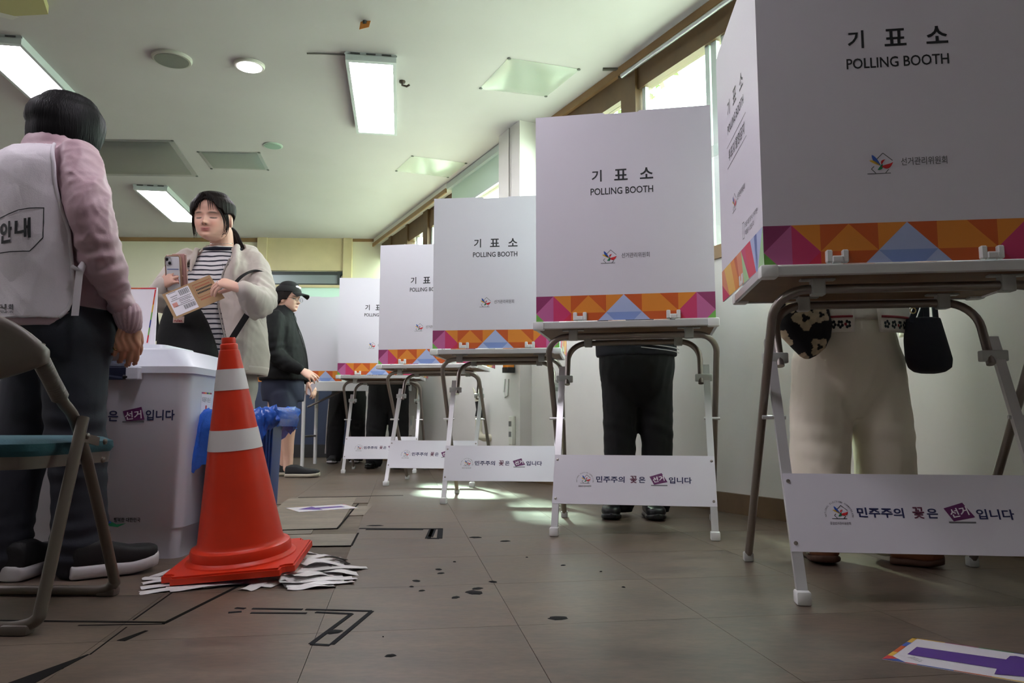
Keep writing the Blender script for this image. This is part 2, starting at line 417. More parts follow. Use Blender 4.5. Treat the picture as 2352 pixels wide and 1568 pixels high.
# ------------------------------------------------------------------ marks and patches on the floor (parts of the floor)
M_board = floor_material('patch_board', s2l(128, 116, 103), .4)
M_gap = mat('dark_gap', s2l(18, 16, 16), .9, spec=.1)
def c3(x, y): return gp(x / 2.613, 1080 + y / 2.613)
def c4(x, y): return gp(700 + x / 2.352, 1080 + y / 2.352)
def board(pts, z0=-.004, z1=.0006, m=None):
    MB().prism([Vector((p.x, p.y, z0)) for p in pts], (0, 0, z1 - z0)).build('patch_board', m or M_board, floor)
board([c3(1600, 270), c3(1740, 165), c3(2140, 165), c3(2028, 346), c3(1690, 356), c3(1560, 356)])
board([c3(1640, 388), c3(2142, 380), c3(2110, 450), c3(1640, 456)])
board([c3(2095, 270), c3(2132, 214), c3(2236, 212), c3(2186, 268)])
board([c3(1700, 362), c3(1880, 357), c3(1866, 380), c3(1690, 384)])
def strip(pts, wdt, z=.0012, name='tape_line', m=None, parent=floor, th=.0015):
    mb = MB()
    for k in range(len(pts) - 1):
        a, b = pts[k].copy(), pts[k + 1].copy(); a.z = b.z = 0
        d = (b - a).normalized(); n = Vector((-d.y, d.x, 0)); w0 = wdt if not isinstance(wdt, tuple) else wdt[0]; w1_ = wdt if not isinstance(wdt, tuple) else wdt[1]
        q = [a - n * w0 / 2, b - n * w1_ / 2, b + n * w1_ / 2, a + n * w0 / 2]
        mb.prism([Vector((p.x, p.y, z - th)) for p in q], (0, 0, th))
    return mb.build(name, m or M_tape, parent)
M_tape = mat('black_tape', s2l(24, 25, 30), .85, var=.2, vscale=40, spec=.15)
def tape_corner(label, lines, wd):
    t = thing('floor_tape', label, 'tape', gp(800, 1400) if lines[0][0].y < 3 else gp(950, 1214))
    for q in lines: strip(q, wd, z=.0012, name='tape_strip', parent=t)
    return t
tape_corner('L-shaped outline of worn black tape on the floor in front of the orange cone',
            [[c3(1515, 830), c3(1815, 835)], [c3(1835, 835), c3(2230, 845)], [c3(2232, 845), c3(1992, 1045)],
             [c3(1370, 854), c3(1450, 848)], [c3(1505, 856), c3(1840, 858)], [c3(1895, 852), c3(2112, 862)], [c3(2110, 862), c3(1866, 1042)], [c3(1866, 1044), c3(1980, 1050)],
             [c3(1415, 826), c3(1470, 830)]], .011)
tape_corner('small L of black tape on the floor to the left of the second nearest table',
            [[c4(295, 314), c4(735, 316)], [c4(330, 320), c4(640, 320)], [c4(733, 314), c4(728, 368)], [c4(728, 368), c4(664, 367)], [c4(664, 368), c4(686, 318)], [c4(678, 360), c4(696, 318)]], .022)
# dark open joints
for pts, wd in [([c3(-60, 902), c3(1000, 912)], .012), ([c3(470, 930), c3(990, 922)], .006), ([c3(985, 918), c3(1240, 790), c3(1440, 690)], .011),
                ([c3(725, 1023), c3(880, 962)], (.02, .008)), ([c3(100, 1290), c3(530, 1105)], (.05, .004)), ([c3(800, 898), c3(1030, 735)], .004),
                ([c3(540, 1105), c3(760, 940)], .003), ([c3(1790, 163), c3(2420, 150)], .02), ([c3(1690, 357), c3(2025, 347), c3(2150, 200)], .008), ([c3(1640, 457), c3(2110, 451), c3(2150, 375)], .008)]:
    strip(pts, wd, z=.0008, name='open_joint', m=M_gap)
# trodden-in dark blobs
M_blob = mat('black_gum', s2l(24, 24, 25), .8, bump=.2, bscale=120, spec=.15)
for (x, y, r_, el) in [(922, 362, 30, 1), (1083, 382, 25, 1), (723, 535, 20, 1), (735, 556, 18, 1), (603, 597, 22, 1), (577, 628, 11, 1), (632, 650, 16, 1), (1017, 602, 22, 1),
                       (933, 638, 28, 1), (915, 659, 42, 1.3), (815, 686, 20, 1.5), (1396, 513, 13, 1), (1722, 631, 9, 1.5), (1368, 798, 62, .55), (463, 1001, 27, 1), (380, 298, 40, .6), (1990 / 2.352 * .5, 900, 4, 1),
                       (160, 872, 44, .9), (809, 494, 9, 1), (1200, 470, 6, 1), (1600, 547, 8, 1)]:
    p = c4(x, y); d = p.y; r0 = r_ / 2.352 * d / FPX; n = 14; vs = []
    ph = random.random() * 6
    for ring, (k, h) in enumerate(((1, 0), (.75, .0016), (0.3, .0024))):
        for j in range(n):
            t = 2 * PI * j / n; rr = r0 * k * (1 + .18 * math.sin(2 * t + ph) + .1 * math.sin(5 * t + 2 * ph))
            vs.append((p.x + rr * math.cos(t), p.y + rr * math.sin(t) * el, h))
    fs = [(q * n + j, q * n + (j + 1) % n, (q + 1) * n + (j + 1) % n, (q + 1) * n + j) for q in range(2) for j in range(n)] + [tuple(range(2 * n, 3 * n))]
    MB().add(vs, fs).build('gum_spot', M_blob, floor, smooth='all')

# ------------------------------------------------------------------ things on the ceiling
M_pin = mat('pin', (.06, .06, .06), .5)
def film_vent(label, px, tone, sag=.012, inset=.12):
    q = [cz(u, v) for u, v in px]; c = sum(q, Vector()) / 4
    t = thing('ceiling_vent', label, 'vent', c, 'film-covered ceiling vents')
    n = 14; P = []
    for i in range(n):
        row = []
        for j in range(n):
            a, b = i / (n - 1), j / (n - 1)
            p = (q[0] * (1 - a) + q[1] * a) * (1 - b) + (q[3] * (1 - a) + q[2] * a) * b
            e = 16 * a * (1 - a) * b * (1 - b)
            wv = .25 * math.sin(9 * a + 4 * b) * e
            row.append(p + Vector((0, 0, -.003 - sag * (e ** .6 + wv * .3))))
        P.append(row)
    s = MB().grid(P)
    s.build('plastic_film', film_mat(f'film_{len(MATS)}', tone, .55, .22), t, smooth='all')
    g = MB(); k = inset
    qq = [c + (p - c) * (1 - k) for p in q]
    g.prism([p + Vector((0, 0, -.004)) for p in qq], (0, 0, .004)); g.build('grille', mat(f'grille_{len(MATS)}', tuple(x * .55 for x in tone), .6), t)
    for p in q: MB().lathe([(.012, 0), (.012, .004), (.004, .007)], p + (c - p) * .03 + Vector((0, 0, -.007)), 8).build('pin', M_pin, t)
    return t
film_vent('large grey film-covered ceiling vent behind the woman in the white vest', [(196, 318), (398, 321), (456, 405), (216, 402)], s2l(128, 128, 126), .035)
film_vent('grey film-covered ceiling vent between the big grey one and the small round one', [(452, 347), (597, 349), (618, 390), (484, 387)], s2l(150, 156, 152))
film_vent('shiny square film-covered ceiling vent nearest the window wall', [(1168, 132), (1333, 158), (1255, 221), (1101, 203)], s2l(190, 196, 186), .02, .25)
film_vent('pale film-covered ceiling vent above the third nearest screen', [(946, 357), (1073, 374), (1030, 407), (908, 392)], s2l(214, 220, 208), .012, .3)
def ceiling_disc(name, label, cat, px, rx, rim, face, th=.02, inset=.84, emit=None):
    c = cz(*px); t = thing(name, label, cat, c)
    R = rx * (c.y * math.cos(PITCH) + (CEIL - CAMZ) * math.sin(PITCH)) / FPX
    MB().lathe([(R * .93, -th), (R, -th * .6), (R, 0)], c, 36).build('rim', rim, t, smooth=True)
    MB().lathe([(R * inset, -th - .002), (R * inset, -th + .004)], c, 36).build('face', face, t)
ceiling_disc('ceiling_speaker', 'round grey ceiling speaker to the left of the lit downlight', 'speaker', (395, 133), 44, mat('speaker_rim', s2l(168, 164, 156), .5), mat('speaker_mesh', s2l(112, 112, 106), .7, bump=.3, bscale=400))
ceiling_disc('downlight', 'round lit ceiling downlight between the grey speaker and the middle LED panel', 'ceiling light', (573, 148), 34, mat('downlight_rim', s2l(196, 192, 184), .4), M_led, inset=.8)
ceiling_disc('smoke_detector', 'small round green-grey cap on the ceiling under clear film', 'cap', (627, 334), 22, mat('cap_rim', s2l(170, 188, 176), .5), mat('cap_face', s2l(140, 164, 150), .6), th=.008)
# orange tag
c = cz(838, 48)
t = thing('paper_tag', 'orange paper tag hanging from a pin in the ceiling', 'tag', c)
MB().lathe([(.012, -.02), (.012, 0)], c, 10).build('pin', M_pin, t)
q = [at(u, v, c.y) for u, v in ((828, 50), (852, 45), (848, 64), (826, 70))]
MB().prism([q[0] + Vector((0, 0, .0)), q[1], q[2] + Vector((0, -.01, 0)), q[3] + Vector((0, -.012, 0))], (0, .002, 0)).build('tag', mat('orange_paper', s2l(206, 130, 58), .7), t)
# sensor hanging beside the middle light, wire bracket near the windows
c = cz(924, 186)
t = thing('ceiling_hook', 'small dark hook on the ceiling beside the middle LED panel', 'hook', c)
MB().tube([c, c + Vector((.0, 0, -.03)), c + Vector((.03, .01, -.035)), c + Vector((.05, .0, -.028))], .008, 8).build('wire', mat('rust', s2l(70, 56, 48), .7), t, smooth=True)
MB().lathe([(.022, -.012), (.022, 0)], c, 10).build('base', mat('rust', s2l(70, 56, 48), .7), t)
c = cz(1403, 157)
t = thing('ceiling_bracket', 'small dark metal bracket on the ceiling near the timber window head', 'bracket', c)
MB().box((-.055, -.012, -.012), (.055, .012, 0), Matrix.Translation(c)).build('plate', mat('bracket_metal', s2l(98, 96, 90), .4, metal=.5), t)
MB().tube([c + Vector((.05, 0, -.01)), c + Vector((.055, 0, -.07))], .006, 8).build('cord', mat('bracket_metal', (.3, .3, .3), .4), t)
# box at the upper left, taped
q = [cz(-60, -45), cz(98, -30), cz(112, 14), cz(-40, 22)]
t = thing('ceiling_box', 'yellowish box on the ceiling at the top left corner with a strip of tape', 'box', q[2])
MB().prism([p + Vector((0, 0, -.05)) for p in q], (0, 0, .05)).build('housing', mat('yellow_plastic', s2l(168, 160, 112), .5), t)
s_ = [cz(-30, 12), cz(30, 26), cz(44, 20), cz(-20, 4)]
MB().prism([p + Vector((0, 0, -.052)) for p in s_], (0, 0, .0015)).build('tape', mat('clear_tape', s2l(190, 186, 180), .3), t)
# cable from the middle lamp and down the pillar
ca = [cz(705, 121), cz(750, 122), cz(793, 124)]
tag(MB().tube([p + Vector((0, 0, -.006)) for p in ca], .005, 6).build('lamp_cable', mat('grey_cable', s2l(120, 116, 112), .6)), 'thin grey cable on the ceiling running into the middle LED panel', 'cable')
pc = [wl(2.19, .232, 2.82), wl(2.19, .235, 2.6), wl(2.195, .23, 2.0), wl(2.19, .232, 1.4), wl(2.2, .232, .9)]
tag(MB().tube(pc, .005, 6).build('pillar_cable', mat('grey_cable', s2l(120, 116, 112), .6)), 'thin grey cable running down the face of the pillar between the windows', 'cable')

# ------------------------------------------------------------------ things on the wall below the windows
def wq(u, v, off=.22):
    r = ray(u, v); k = (WP0 - WN * off).dot(WN) / (r.x * WN.x + r.y * WN.y)
    return Vector((r.x * k, r.y * k, CAMZ + r.z * k))
c = wq(1168, 838, .27)
t = thing('wall_torch', 'orange emergency torch with a black end hanging on the far wall under the windows', 'torch', c)
MB().lathe([(.044, -.02), (.044, .26), (.05, .27), (.05, .31)], c, 20).build('barrel', mat('torch_orange', s2l(214, 130, 30), .45), t, smooth=True)
MB().lathe([(.049, -.06), (.049, -.02)], c, 20).build('end_cap', mat('torch_black', s2l(20, 20, 22), .5), t, smooth=True)
MB().wbox(2.0, 2.0, 0, 0, 0, 0)
cc = [wq(1160, 870, .225), wq(1157, 900, .226), wq(1160, 912, .226), wq(1166, 908, .226), wq(1168, 870, .226)]
MB().tube(cc, .006, 6).build('strap', mat('torch_strap', s2l(206, 206, 200), .6), t)
e = wq(1126, 1005, .22)
t = thing('drain_pipe', 'short beige drain pipe elbow with a black taped end on the far wall', 'pipe', e)
pth = [e, e - WN * .06, e - WN * .085 + Vector((0, 0, .01)) + WD * .01, e - WN * .09 + Vector((0, 0, .05)) + WD * .03, e - WN * .09 + Vector((0, 0, .17)) + WD * .03]
MB().tube(pth, .03, 14).build('elbow', mat('beige_pvc', s2l(206, 198, 178), .45), t, smooth=True)
MB().tube([pth[-1], pth[-1] + Vector((.01, 0, .06)), pth[-1] + Vector((.0, 0, .13))], .033, 14).build('tape_wrap', mat('black_wrap', s2l(30, 30, 32), .5), t, smooth=True)
MB().tube([pth[-1] + Vector((0, 0, .12)), pth[-1] + Vector((-.03, 0, .19)), pth[-1] + Vector((-.05, 0, .24))], [.03, .012, .004], 10).build('rag_end', mat('beige_pvc', (.5, .5, .4), .5), t, smooth=True)
e = wq(1181, 985, .22)
t = thing('wall_outlet', 'narrow white outlet box on the far wall beside the pillar', 'outlet', e)
M_out = mat('outlet_white', s2l(226, 224, 216), .4)
f_ = MB(); Mx = Matrix(((WD.x, -WN.x, 0, e.x), (WD.y, -WN.y, 0, e.y), (0, 0, 1, e.z), (0, 0, 0, 1)))
f_.rbox((-.03, 0, -.12), (.03, .035, .10), .006, Mx).build('box', M_out, t)
MB().box((-.02, .034, .02), (.02, .038, .06), Mx).build('socket', mat('outlet_grey', s2l(120, 120, 118), .5), t)
MB().box((-.02, .034, -.06), (.02, .038, -.02), Mx).build('socket', mat('outlet_grey', s2l(120, 120, 118), .5), t)
e = wq(948, 970, .22)
t = thing('wall_switch', 'small white switch plate low on the wall behind the fourth table', 'switch', e)
Mx = Matrix(((WD.x, -WN.x, 0, e.x), (WD.y, -WN.y, 0, e.y), (0, 0, 1, e.z), (0, 0, 0, 1)))
MB().rbox((-.04, 0, -.07), (.04, .015, .07), .004, Mx).build('plate', M_out, t)
MB().box((-.02, .014, -.03), (.02, .02, .03), Mx).build('rocker', M_alu, t)

# ------------------------------------------------------------------ trees outside the windows
M_leaf = mat('leaf', s2l(86, 128, 52), .6, var=.3, vscale=3); M_bark = mat('bark', s2l(86, 72, 58), .9)
ground = MB().prism([wl(-9, -.3, -.3), wl(16, -.3, -.3), wl(16, -22, -.3), wl(-9, -22, -.3)], (0, 0, .1)).build('ground_outside', mat('ground_outside', s2l(150, 150, 140), .9), kind='structure')
def tree(label, base, h, r, n, zc):
    t = thing('tree', label, 'tree', base, 'trees outside the windows')
    MB().tube([base + Vector((0, 0, -.25)), base + Vector((.1, 0, h * .4)), base + Vector((0, .1, h * .8))], [.12, .09, .03], 8).build('trunk', M_bark, t, smooth=True)
    c = base + Vector((0, 0, zc)); vs = []; fs = []
    P = RNG.normal(size=(n, 3)); P /= np.linalg.norm(P, axis=1)[:, None]; P *= (RNG.random((n, 1)) ** .45)
    P = P * np.array([r, r, r * 1.05]); A = RNG.normal(size=(n, 3)); B = RNG.normal(size=(n, 3))
    A /= np.linalg.norm(A, axis=1)[:, None]; B -= A * (A * B).sum(1)[:, None]; B /= np.linalg.norm(B, axis=1)[:, None]
    C = P + np.array(c); s = .07
    V = np.stack([C - A * s, C + B * s * .5, C + A * s, C - B * s * .5], 1).reshape(-1, 3) - np.array(base)
    me = bpy.data.meshes.new('leaves'); me.from_pydata(V.tolist(), [], [(4 * i, 4 * i + 1, 4 * i + 2, 4 * i + 3) for i in range(n)]); me.materials.append(M_leaf)
    o = link('leaves', me, t); o['kind'] = 'stuff'
tree('leafy green tree seen through the window beyond the pillar', wl(4.6, -4.2, -.2), 4, 1.9, 2600, 2.9)
tree('leafy green tree seen through the farthest windows', wl(8.6, -3.6, -.2), 4, 1.7, 2400, 2.7)
tree('leafy green bush low behind the window beside the nearest screen', wl(1.6, -5.0, -.2), 2.4, 1.25, 1800, 1.0)
tree('tall leafy tree added outside, out of view, to block the sun from the near windows', wl(5.4, -2.0, -.2), 7.5, 1.9, 5200, 6.3)  # added unseen tree, placed only to keep sun patches off the near floor

# ------------------------------------------------------------------ voting tables and cardboard screens
TH = .86                                                   # table height
M_steel = mat('leg_steel', s2l(150, 142, 136), .32, metal=.75)
M_alur = mat('table_aluminium', s2l(206, 204, 206), .3, metal=.45)
M_wplas = mat('white_plastic', s2l(226, 226, 226), .4)
M_clearp = mat('bracket_plastic', s2l(176, 178, 176), .35)
M_boardb = mat('table_board', s2l(126, 96, 68), .6, var=.12, vscale=14)
M_tabletop = mat('table_laminate', s2l(206, 204, 200), .4)
M_card = mat('coated_card', s2l(222, 217, 228), .36, spec=.45, bump=.012, bscale=180)
M_cardin = mat('card_edge', s2l(214, 206, 212), .7)
M_sign = mat('sign_plate', s2l(220, 216, 226), .32, spec=.5)
M_ink = mat('black_ink', s2l(34, 36, 40), .5)
M_inkg = mat('grey_ink', s2l(96, 96, 100), .5)
M_navyink = mat('navy_ink', s2l(34, 38, 84), .5)
M_plum = mat('plum_ink', s2l(98, 34, 92), .5)
M_white = mat('white_print', s2l(236, 230, 236), .4)
PAL = {k: mat('print_' + k, s2l(*c), .38, spec=.45) for k, c in dict(
    purple=(150, 58, 108), mauve=(198, 104, 158), magenta=(208, 62, 112), red=(214, 52, 84), green=(118, 178, 84), orange=(228, 140, 52), dorange=(206, 92, 40),
    lblue=(176, 188, 228), blue=(136, 158, 218), yellow=(236, 190, 92), peach=(226, 140, 100), lgreen=(164, 208, 150), navy=(40, 60, 130), plumr=(150, 40, 90),
    eblue=(52, 88, 176), ered=(206, 44, 50), egreen=(40, 128, 84), eyellow=(222, 178, 60)).items()}
PK = list(PAL); PM = [PAL[k] for k in PK]
T_, M_, B_ = 1.45, .45, 0.
BAND = [('purple', [(0, T_), (1, T_), (0, M_)]), ('mauve', [(1, T_), (1, B_), (.45, B_), (0, M_)]), ('green', [(0, M_), (.45, B_), (0, B_)]),
        ('orange', [(1, T_), (2, T_), (2, M_)]), ('magenta', [(1, T_), (2, M_), (1.55, B_), (1, B_)]), ('red', [(2, M_), (2.0, B_), (1.55, B_)]),
        ('dorange', [(2, T_), (3, T_), (2, M_)]), ('orange', [(3, T_), (4, M_), (2, M_)]), ('dorange', [(3, T_), (4, T_), (4, M_)]), ('dorange', [(2, M_), (4, M_), (3.55, B_), (2, B_)]),
        ('orange', [(4, T_), (5, T_), (4, M_)]), ('lblue', [(5, T_), (6, M_), (4, M_)]), ('lblue', [(4, M_), (4.45, B_), (3.55, B_)]), ('blue', [(4, M_), (6, M_), (5.55, B_), (4.45, B_)]), ('lblue', [(6, M_), (6.45, B_), (5.55, B_)]),
        ('dorange', [(5, T_), (6, T_), (6, M_)]), ('orange', [(6, T_), (7, T_), (8, M_), (6, M_)]), ('dorange', [(7, T_), (8, T_), (8, M_)]), ('dorange', [(6, M_), (8, M_), (8, B_), (6.45, B_)]),
        ('orange', [(8, T_), (9, T_), (8, M_)]), ('magenta', [(9, T_), (9, B_), (8.4, B_), (8, M_)]), ('red', [(8, M_), (8.4, B_), (8, B_)]),
        ('mauve', [(9, T_), (10, M_), (9.55, B_), (9, B_)]), ('purple', [(9, T_), (10, T_), (10, M_)]), ('green', [(10, M_), (10, B_), (9.55, B_)])]
SBAND = [('lgreen', [(0, T_), (1.0, B_), (0, B_)]), ('lblue', [(0, T_), (1.5, T_), (1.0, B_)]), ('blue', [(1.0, T_), (1.5, T_), (1.3, B_), (1.0, B_)]), ('lblue', [(1.5, T_), (2.2, T_), (1.3, B_)]),
         ('red', [(2.2, T_), (3.2, T_), (2.6, B_), (1.3, B_)]), ('magenta', [(3.2, T_), (4.0, T_), (2.6, B_)]), ('lgreen', [(4.0, T_), (3.6, B_), (2.6, B_)]), ('peach', [(4.0, T_), (5.0, T_), (4.4, B_), (3.6, B_)]), ('dorange', [(5.0, T_), (5.6, T_), (4.4, B_)]),
         ('orange', [(5.6, T_), (6.4, T_), (5.4, B_), (4.4, B_)]), ('yellow', [(6.4, T_), (8.0, T_), (6.8, B_), (5.4, B_)]), ('peach', [(8.0, T_), (8.6, T_), (8.6, .8), (6.8, B_)]), ('magenta', [(8.6, .8), (8.6, B_), (6.8, B_)])]
SW, SD, SH = .72, .62, .875                               # screen: width, wing depth, height
CELL = SW / 10
def band(mb, pieces, c0, right, lift):                     # printed triangles, laid from c0 along right
    right = Vector(right)
    for col, poly in pieces:
        mb.cm = PK.index(col)
        mb.poly([Vector(c0) + right * (x * CELL) + Vector((0, 0, y * CELL)) + Vector(lift) for x, y in poly])
    return mb
# emblem of the commission: a four-coloured bird-like figure over a tilted box outline
def emblem(mb, c, right, up, s, line='egrey'):
    right = Vector(right).normalized(); up = Vector(up).normalized(); n = right.cross(up) * .0001
    P = lambda x, y, k=0: Vector(c) + right * x * s + up * y * s + n * k
    def leaf(col, a, b, w0, bend):
        mb.cm = PK.index(col); a = Vector(a); b = Vector(b); d = b - a; pr = Vector((-d.y, d.x)); L = []; R = []
        for k in range(9):
            t = k / 8; wv = math.sin(PI * t ** .8) * w0; m = a + d * t + pr * bend * 4 * t * (1 - t)
            L.append(m + pr.normalized() * wv); R.append(m - pr.normalized() * wv)
        q = L + R[::-1]
        for k in range(8): mb.add([P(*L[k], 3), P(*L[k + 1], 3), P(*R[k + 1], 3), P(*R[k], 3)], [(0, 1, 2, 3)])
    leaf('eblue', (-.28, .42), (.10, -.10), .085, -.05)
    leaf('eyellow', (-.40, .16), (.08, -.12), .06, .06)
    leaf('egreen', (-.06, -.30), (.14, .02), .07, -.2)
    leaf('ered', (.10, -.14), (.62, .05), .10, -.18)
    leaf('ered', (.12, -.06), (.30, .18), .05, .2)
    return mb
def outline(mb, c, right, up, s, wd=.02):
    right = Vector(right).normalized(); up = Vector(up).normalized()
    P = lambda x, y: Vector(c) + right * x * s + up * y * s
    for a, b in (((-.10, .18), (.20, .48)), ((.20, .48), (.60, .12)), ((-.32, -.24), (-.20, -.12)), ((-.32, -.24), (-.14, -.44)), ((.28, -.44), (.42, -.28)), ((-.5, -.46), (.5, -.46))):
        d = Vector((b[0] - a[0], b[1] - a[1])).normalized(); nn = Vector((-d.y, d.x)) * wd
        mb.poly([P(a[0] - nn.x, a[1] - nn.y), P(b[0] - nn.x, b[1] - nn.y), P(b[0] + nn.x, b[1] + nn.y), P(a[0] + nn.x, a[1] + nn.y)])
    return mb
LX, UZ = Vector((1, 0, 0)), Vector((0, 0, 1))
def panel_print(root, org, right, lift, side=False):      # lettering on one panel; org = middle of its lower edge
    o = Vector(org) + Vector(lift); R = Vector(right)
    def W(body, *a_, **k_): add_text(MB(), body, *a_, **k_).build('lettering', M_ink, root, fixn=False)
    mb = MB()
    W('기', o + R * -.104 + UZ * .605, R, UZ, height=.050, bold=.018); W('표', o + R * -.004 + UZ * .605, R, UZ, height=.048, bold=.018); W('소', o + R * .1 + UZ * .605, R, UZ, height=.048, bold=.018)
    W('POLLING BOOTH', o + R * -.002 + UZ * .538, R, UZ, width=.256, height=.029, bold=.012)
    if side:
        W('투표지 촬영금지', o + R * .0 + UZ * .45, R, UZ, width=.25, height=.038, bold=.01)
        for dz in (.415, .485): mb.poly([o + R * -.15 + UZ * dz, o + R * .15 + UZ * dz, o + R * .15 + UZ * (dz + .002), o + R * -.15 + UZ * (dz + .002)])
        W('기표용지를 찢거나 가져가면', o + R * .17 + UZ * .165, R, UZ, width=.17, height=.016)
        W('처벌될 수 있습니다', o + R * .15 + UZ * .142, R, UZ, width=.12, height=.016)
        for a, b in (((.055, .13), (.078, .132)), ((.055, .178), (.078, .18)), ((.055, .13), (.057, .18)), ((.076, .13), (.078, .18))):
            mb.poly([o + R * a[0] + UZ * a[1], o + R * b[0] + UZ * a[1], o + R * b[0] + UZ * b[1], o + R * a[0] + UZ * b[1]])
    if side: mb.build('ruled_lines', M_ink, root, fixn=False, kind='stuff')
    g = MB(); ez = .265 if not side else .28
    add_text(g, '선거관리위원회', o + R * .05 + UZ * ez, R, UZ, width=.113, height=.021, bold=.006)
    outline(g, o + R * -.062 + UZ * (ez - .003), R, UZ, .058, .018)
    g.build('caption', M_inkg, root, fixn=False, kind='stuff')
    e = emblem(MB(), o + R * -.062 + UZ * (ez - .003), R, UZ, .058); e.build('emblem', PM, root, fixn=False)
def clip_mesh(M):
    m = MB()
    for x in (-.028, .012): m.rbox((x, -.012, .0), (x + .016, .010, .034), .003, M, 1)
    m.rbox((-.014, -.014, .0), (.014, .008, .018), .003, M, 1)
    return m
def make_screen(wing_l=0., wing_r=0., printed=True):                    # local: front at y=0, standing on z=0, wings towards +y
    root = thing('voting_screen', '-', 'voting screen', (0, 0, 0), 'white cardboard voting screens')
    th = .004; h = SW / 2
    fp = MB(); n = [(-h, 0), (h, 0), (h, SH), (.075, SH), (.068, SH - .006), (-.068, SH - .006), (-.075, SH), (-h, SH)]
    fp.prism([Vector((x, 0, z)) for x, z in n], (0, th, 0)).build('front_panel', M_card, root)
    for sg, ang in ((-1, wing_l), (1, wing_r)):
        d = Vector((sg * math.sin(ang), math.cos(ang), 0)); nrm = Vector((sg * math.cos(ang), -math.sin(ang), 0))
        o = Vector((sg * h, th * .5, 0)); r_ = .03
        pr = [(0, 0), (SD, 0), (SD, SH - r_), (SD - r_ * .3, SH - r_ * .3), (SD - r_, SH), (0, SH)]
        wg = MB().prism([o + d * a + UZ * z for a, z in pr], -nrm * th).build('wing_panel', M_card, root)
        lf = nrm * .0006
        band(MB(), SBAND, o, d, lf).build('colour_band', PM, wg, fixn=False)
        rdir = d if sg > 0 else -d
        if printed: panel_print(wg, o + d * SD * .5, rdir, nrm * .0006, side=True)
    band(MB(), BAND, (-h, 0, 0), (1, 0, 0), (0, -.0006, 0)).build('colour_band', PM, root, fixn=False)
    if printed: panel_print(root, (0, 0, 0), (1, 0, 0), (0, -.0006, 0))
    for x in (-.178, .196): clip_mesh(Matrix.Translation((x, -.002, .0))).build('clip', M_wplas, root)
    for sg in (-1, 1):
        clip_mesh(Matrix.Translation((sg * (h + .002), .30, .0)) @ Matrix.Rotation(PI / 2, 4, 'Z')).build('clip', M_wplas, root)
    return root
def arc(c, a0, a1, r, e1, e2, n=7):
    return [Vector(c) + Vector(e1) * r * math.cos(a0 + (a1 - a0) * k / n) + Vector(e2) * r * math.sin(a0 + (a1 - a0) * k / n) for k in range(n + 1)]
def u_frame(w_, ytop, ztop, yend, zend, r=.085):           # bent tube: end - bend - top bar - bend - end
    d = Vector((0, yend - ytop, zend - ztop)).normalized()
    pts = [Vector((-w_, yend, zend))]
    for sg in (-1, 1):
        c = Vector((sg * (w_ - r), ytop, ztop)) + d * r
        q = [c + Vector((sg, 0, 0)) * r * math.cos(t) - d * r * math.sin(t) for t in [PI / 2 * k / 8 for k in range(9)]]
        pts += q if sg < 0 else q[::-1]
    return pts + [Vector((w_, yend, zend))]
def lerp(a, b, t): return Vector(a) * (1 - t) + Vector(b) * t
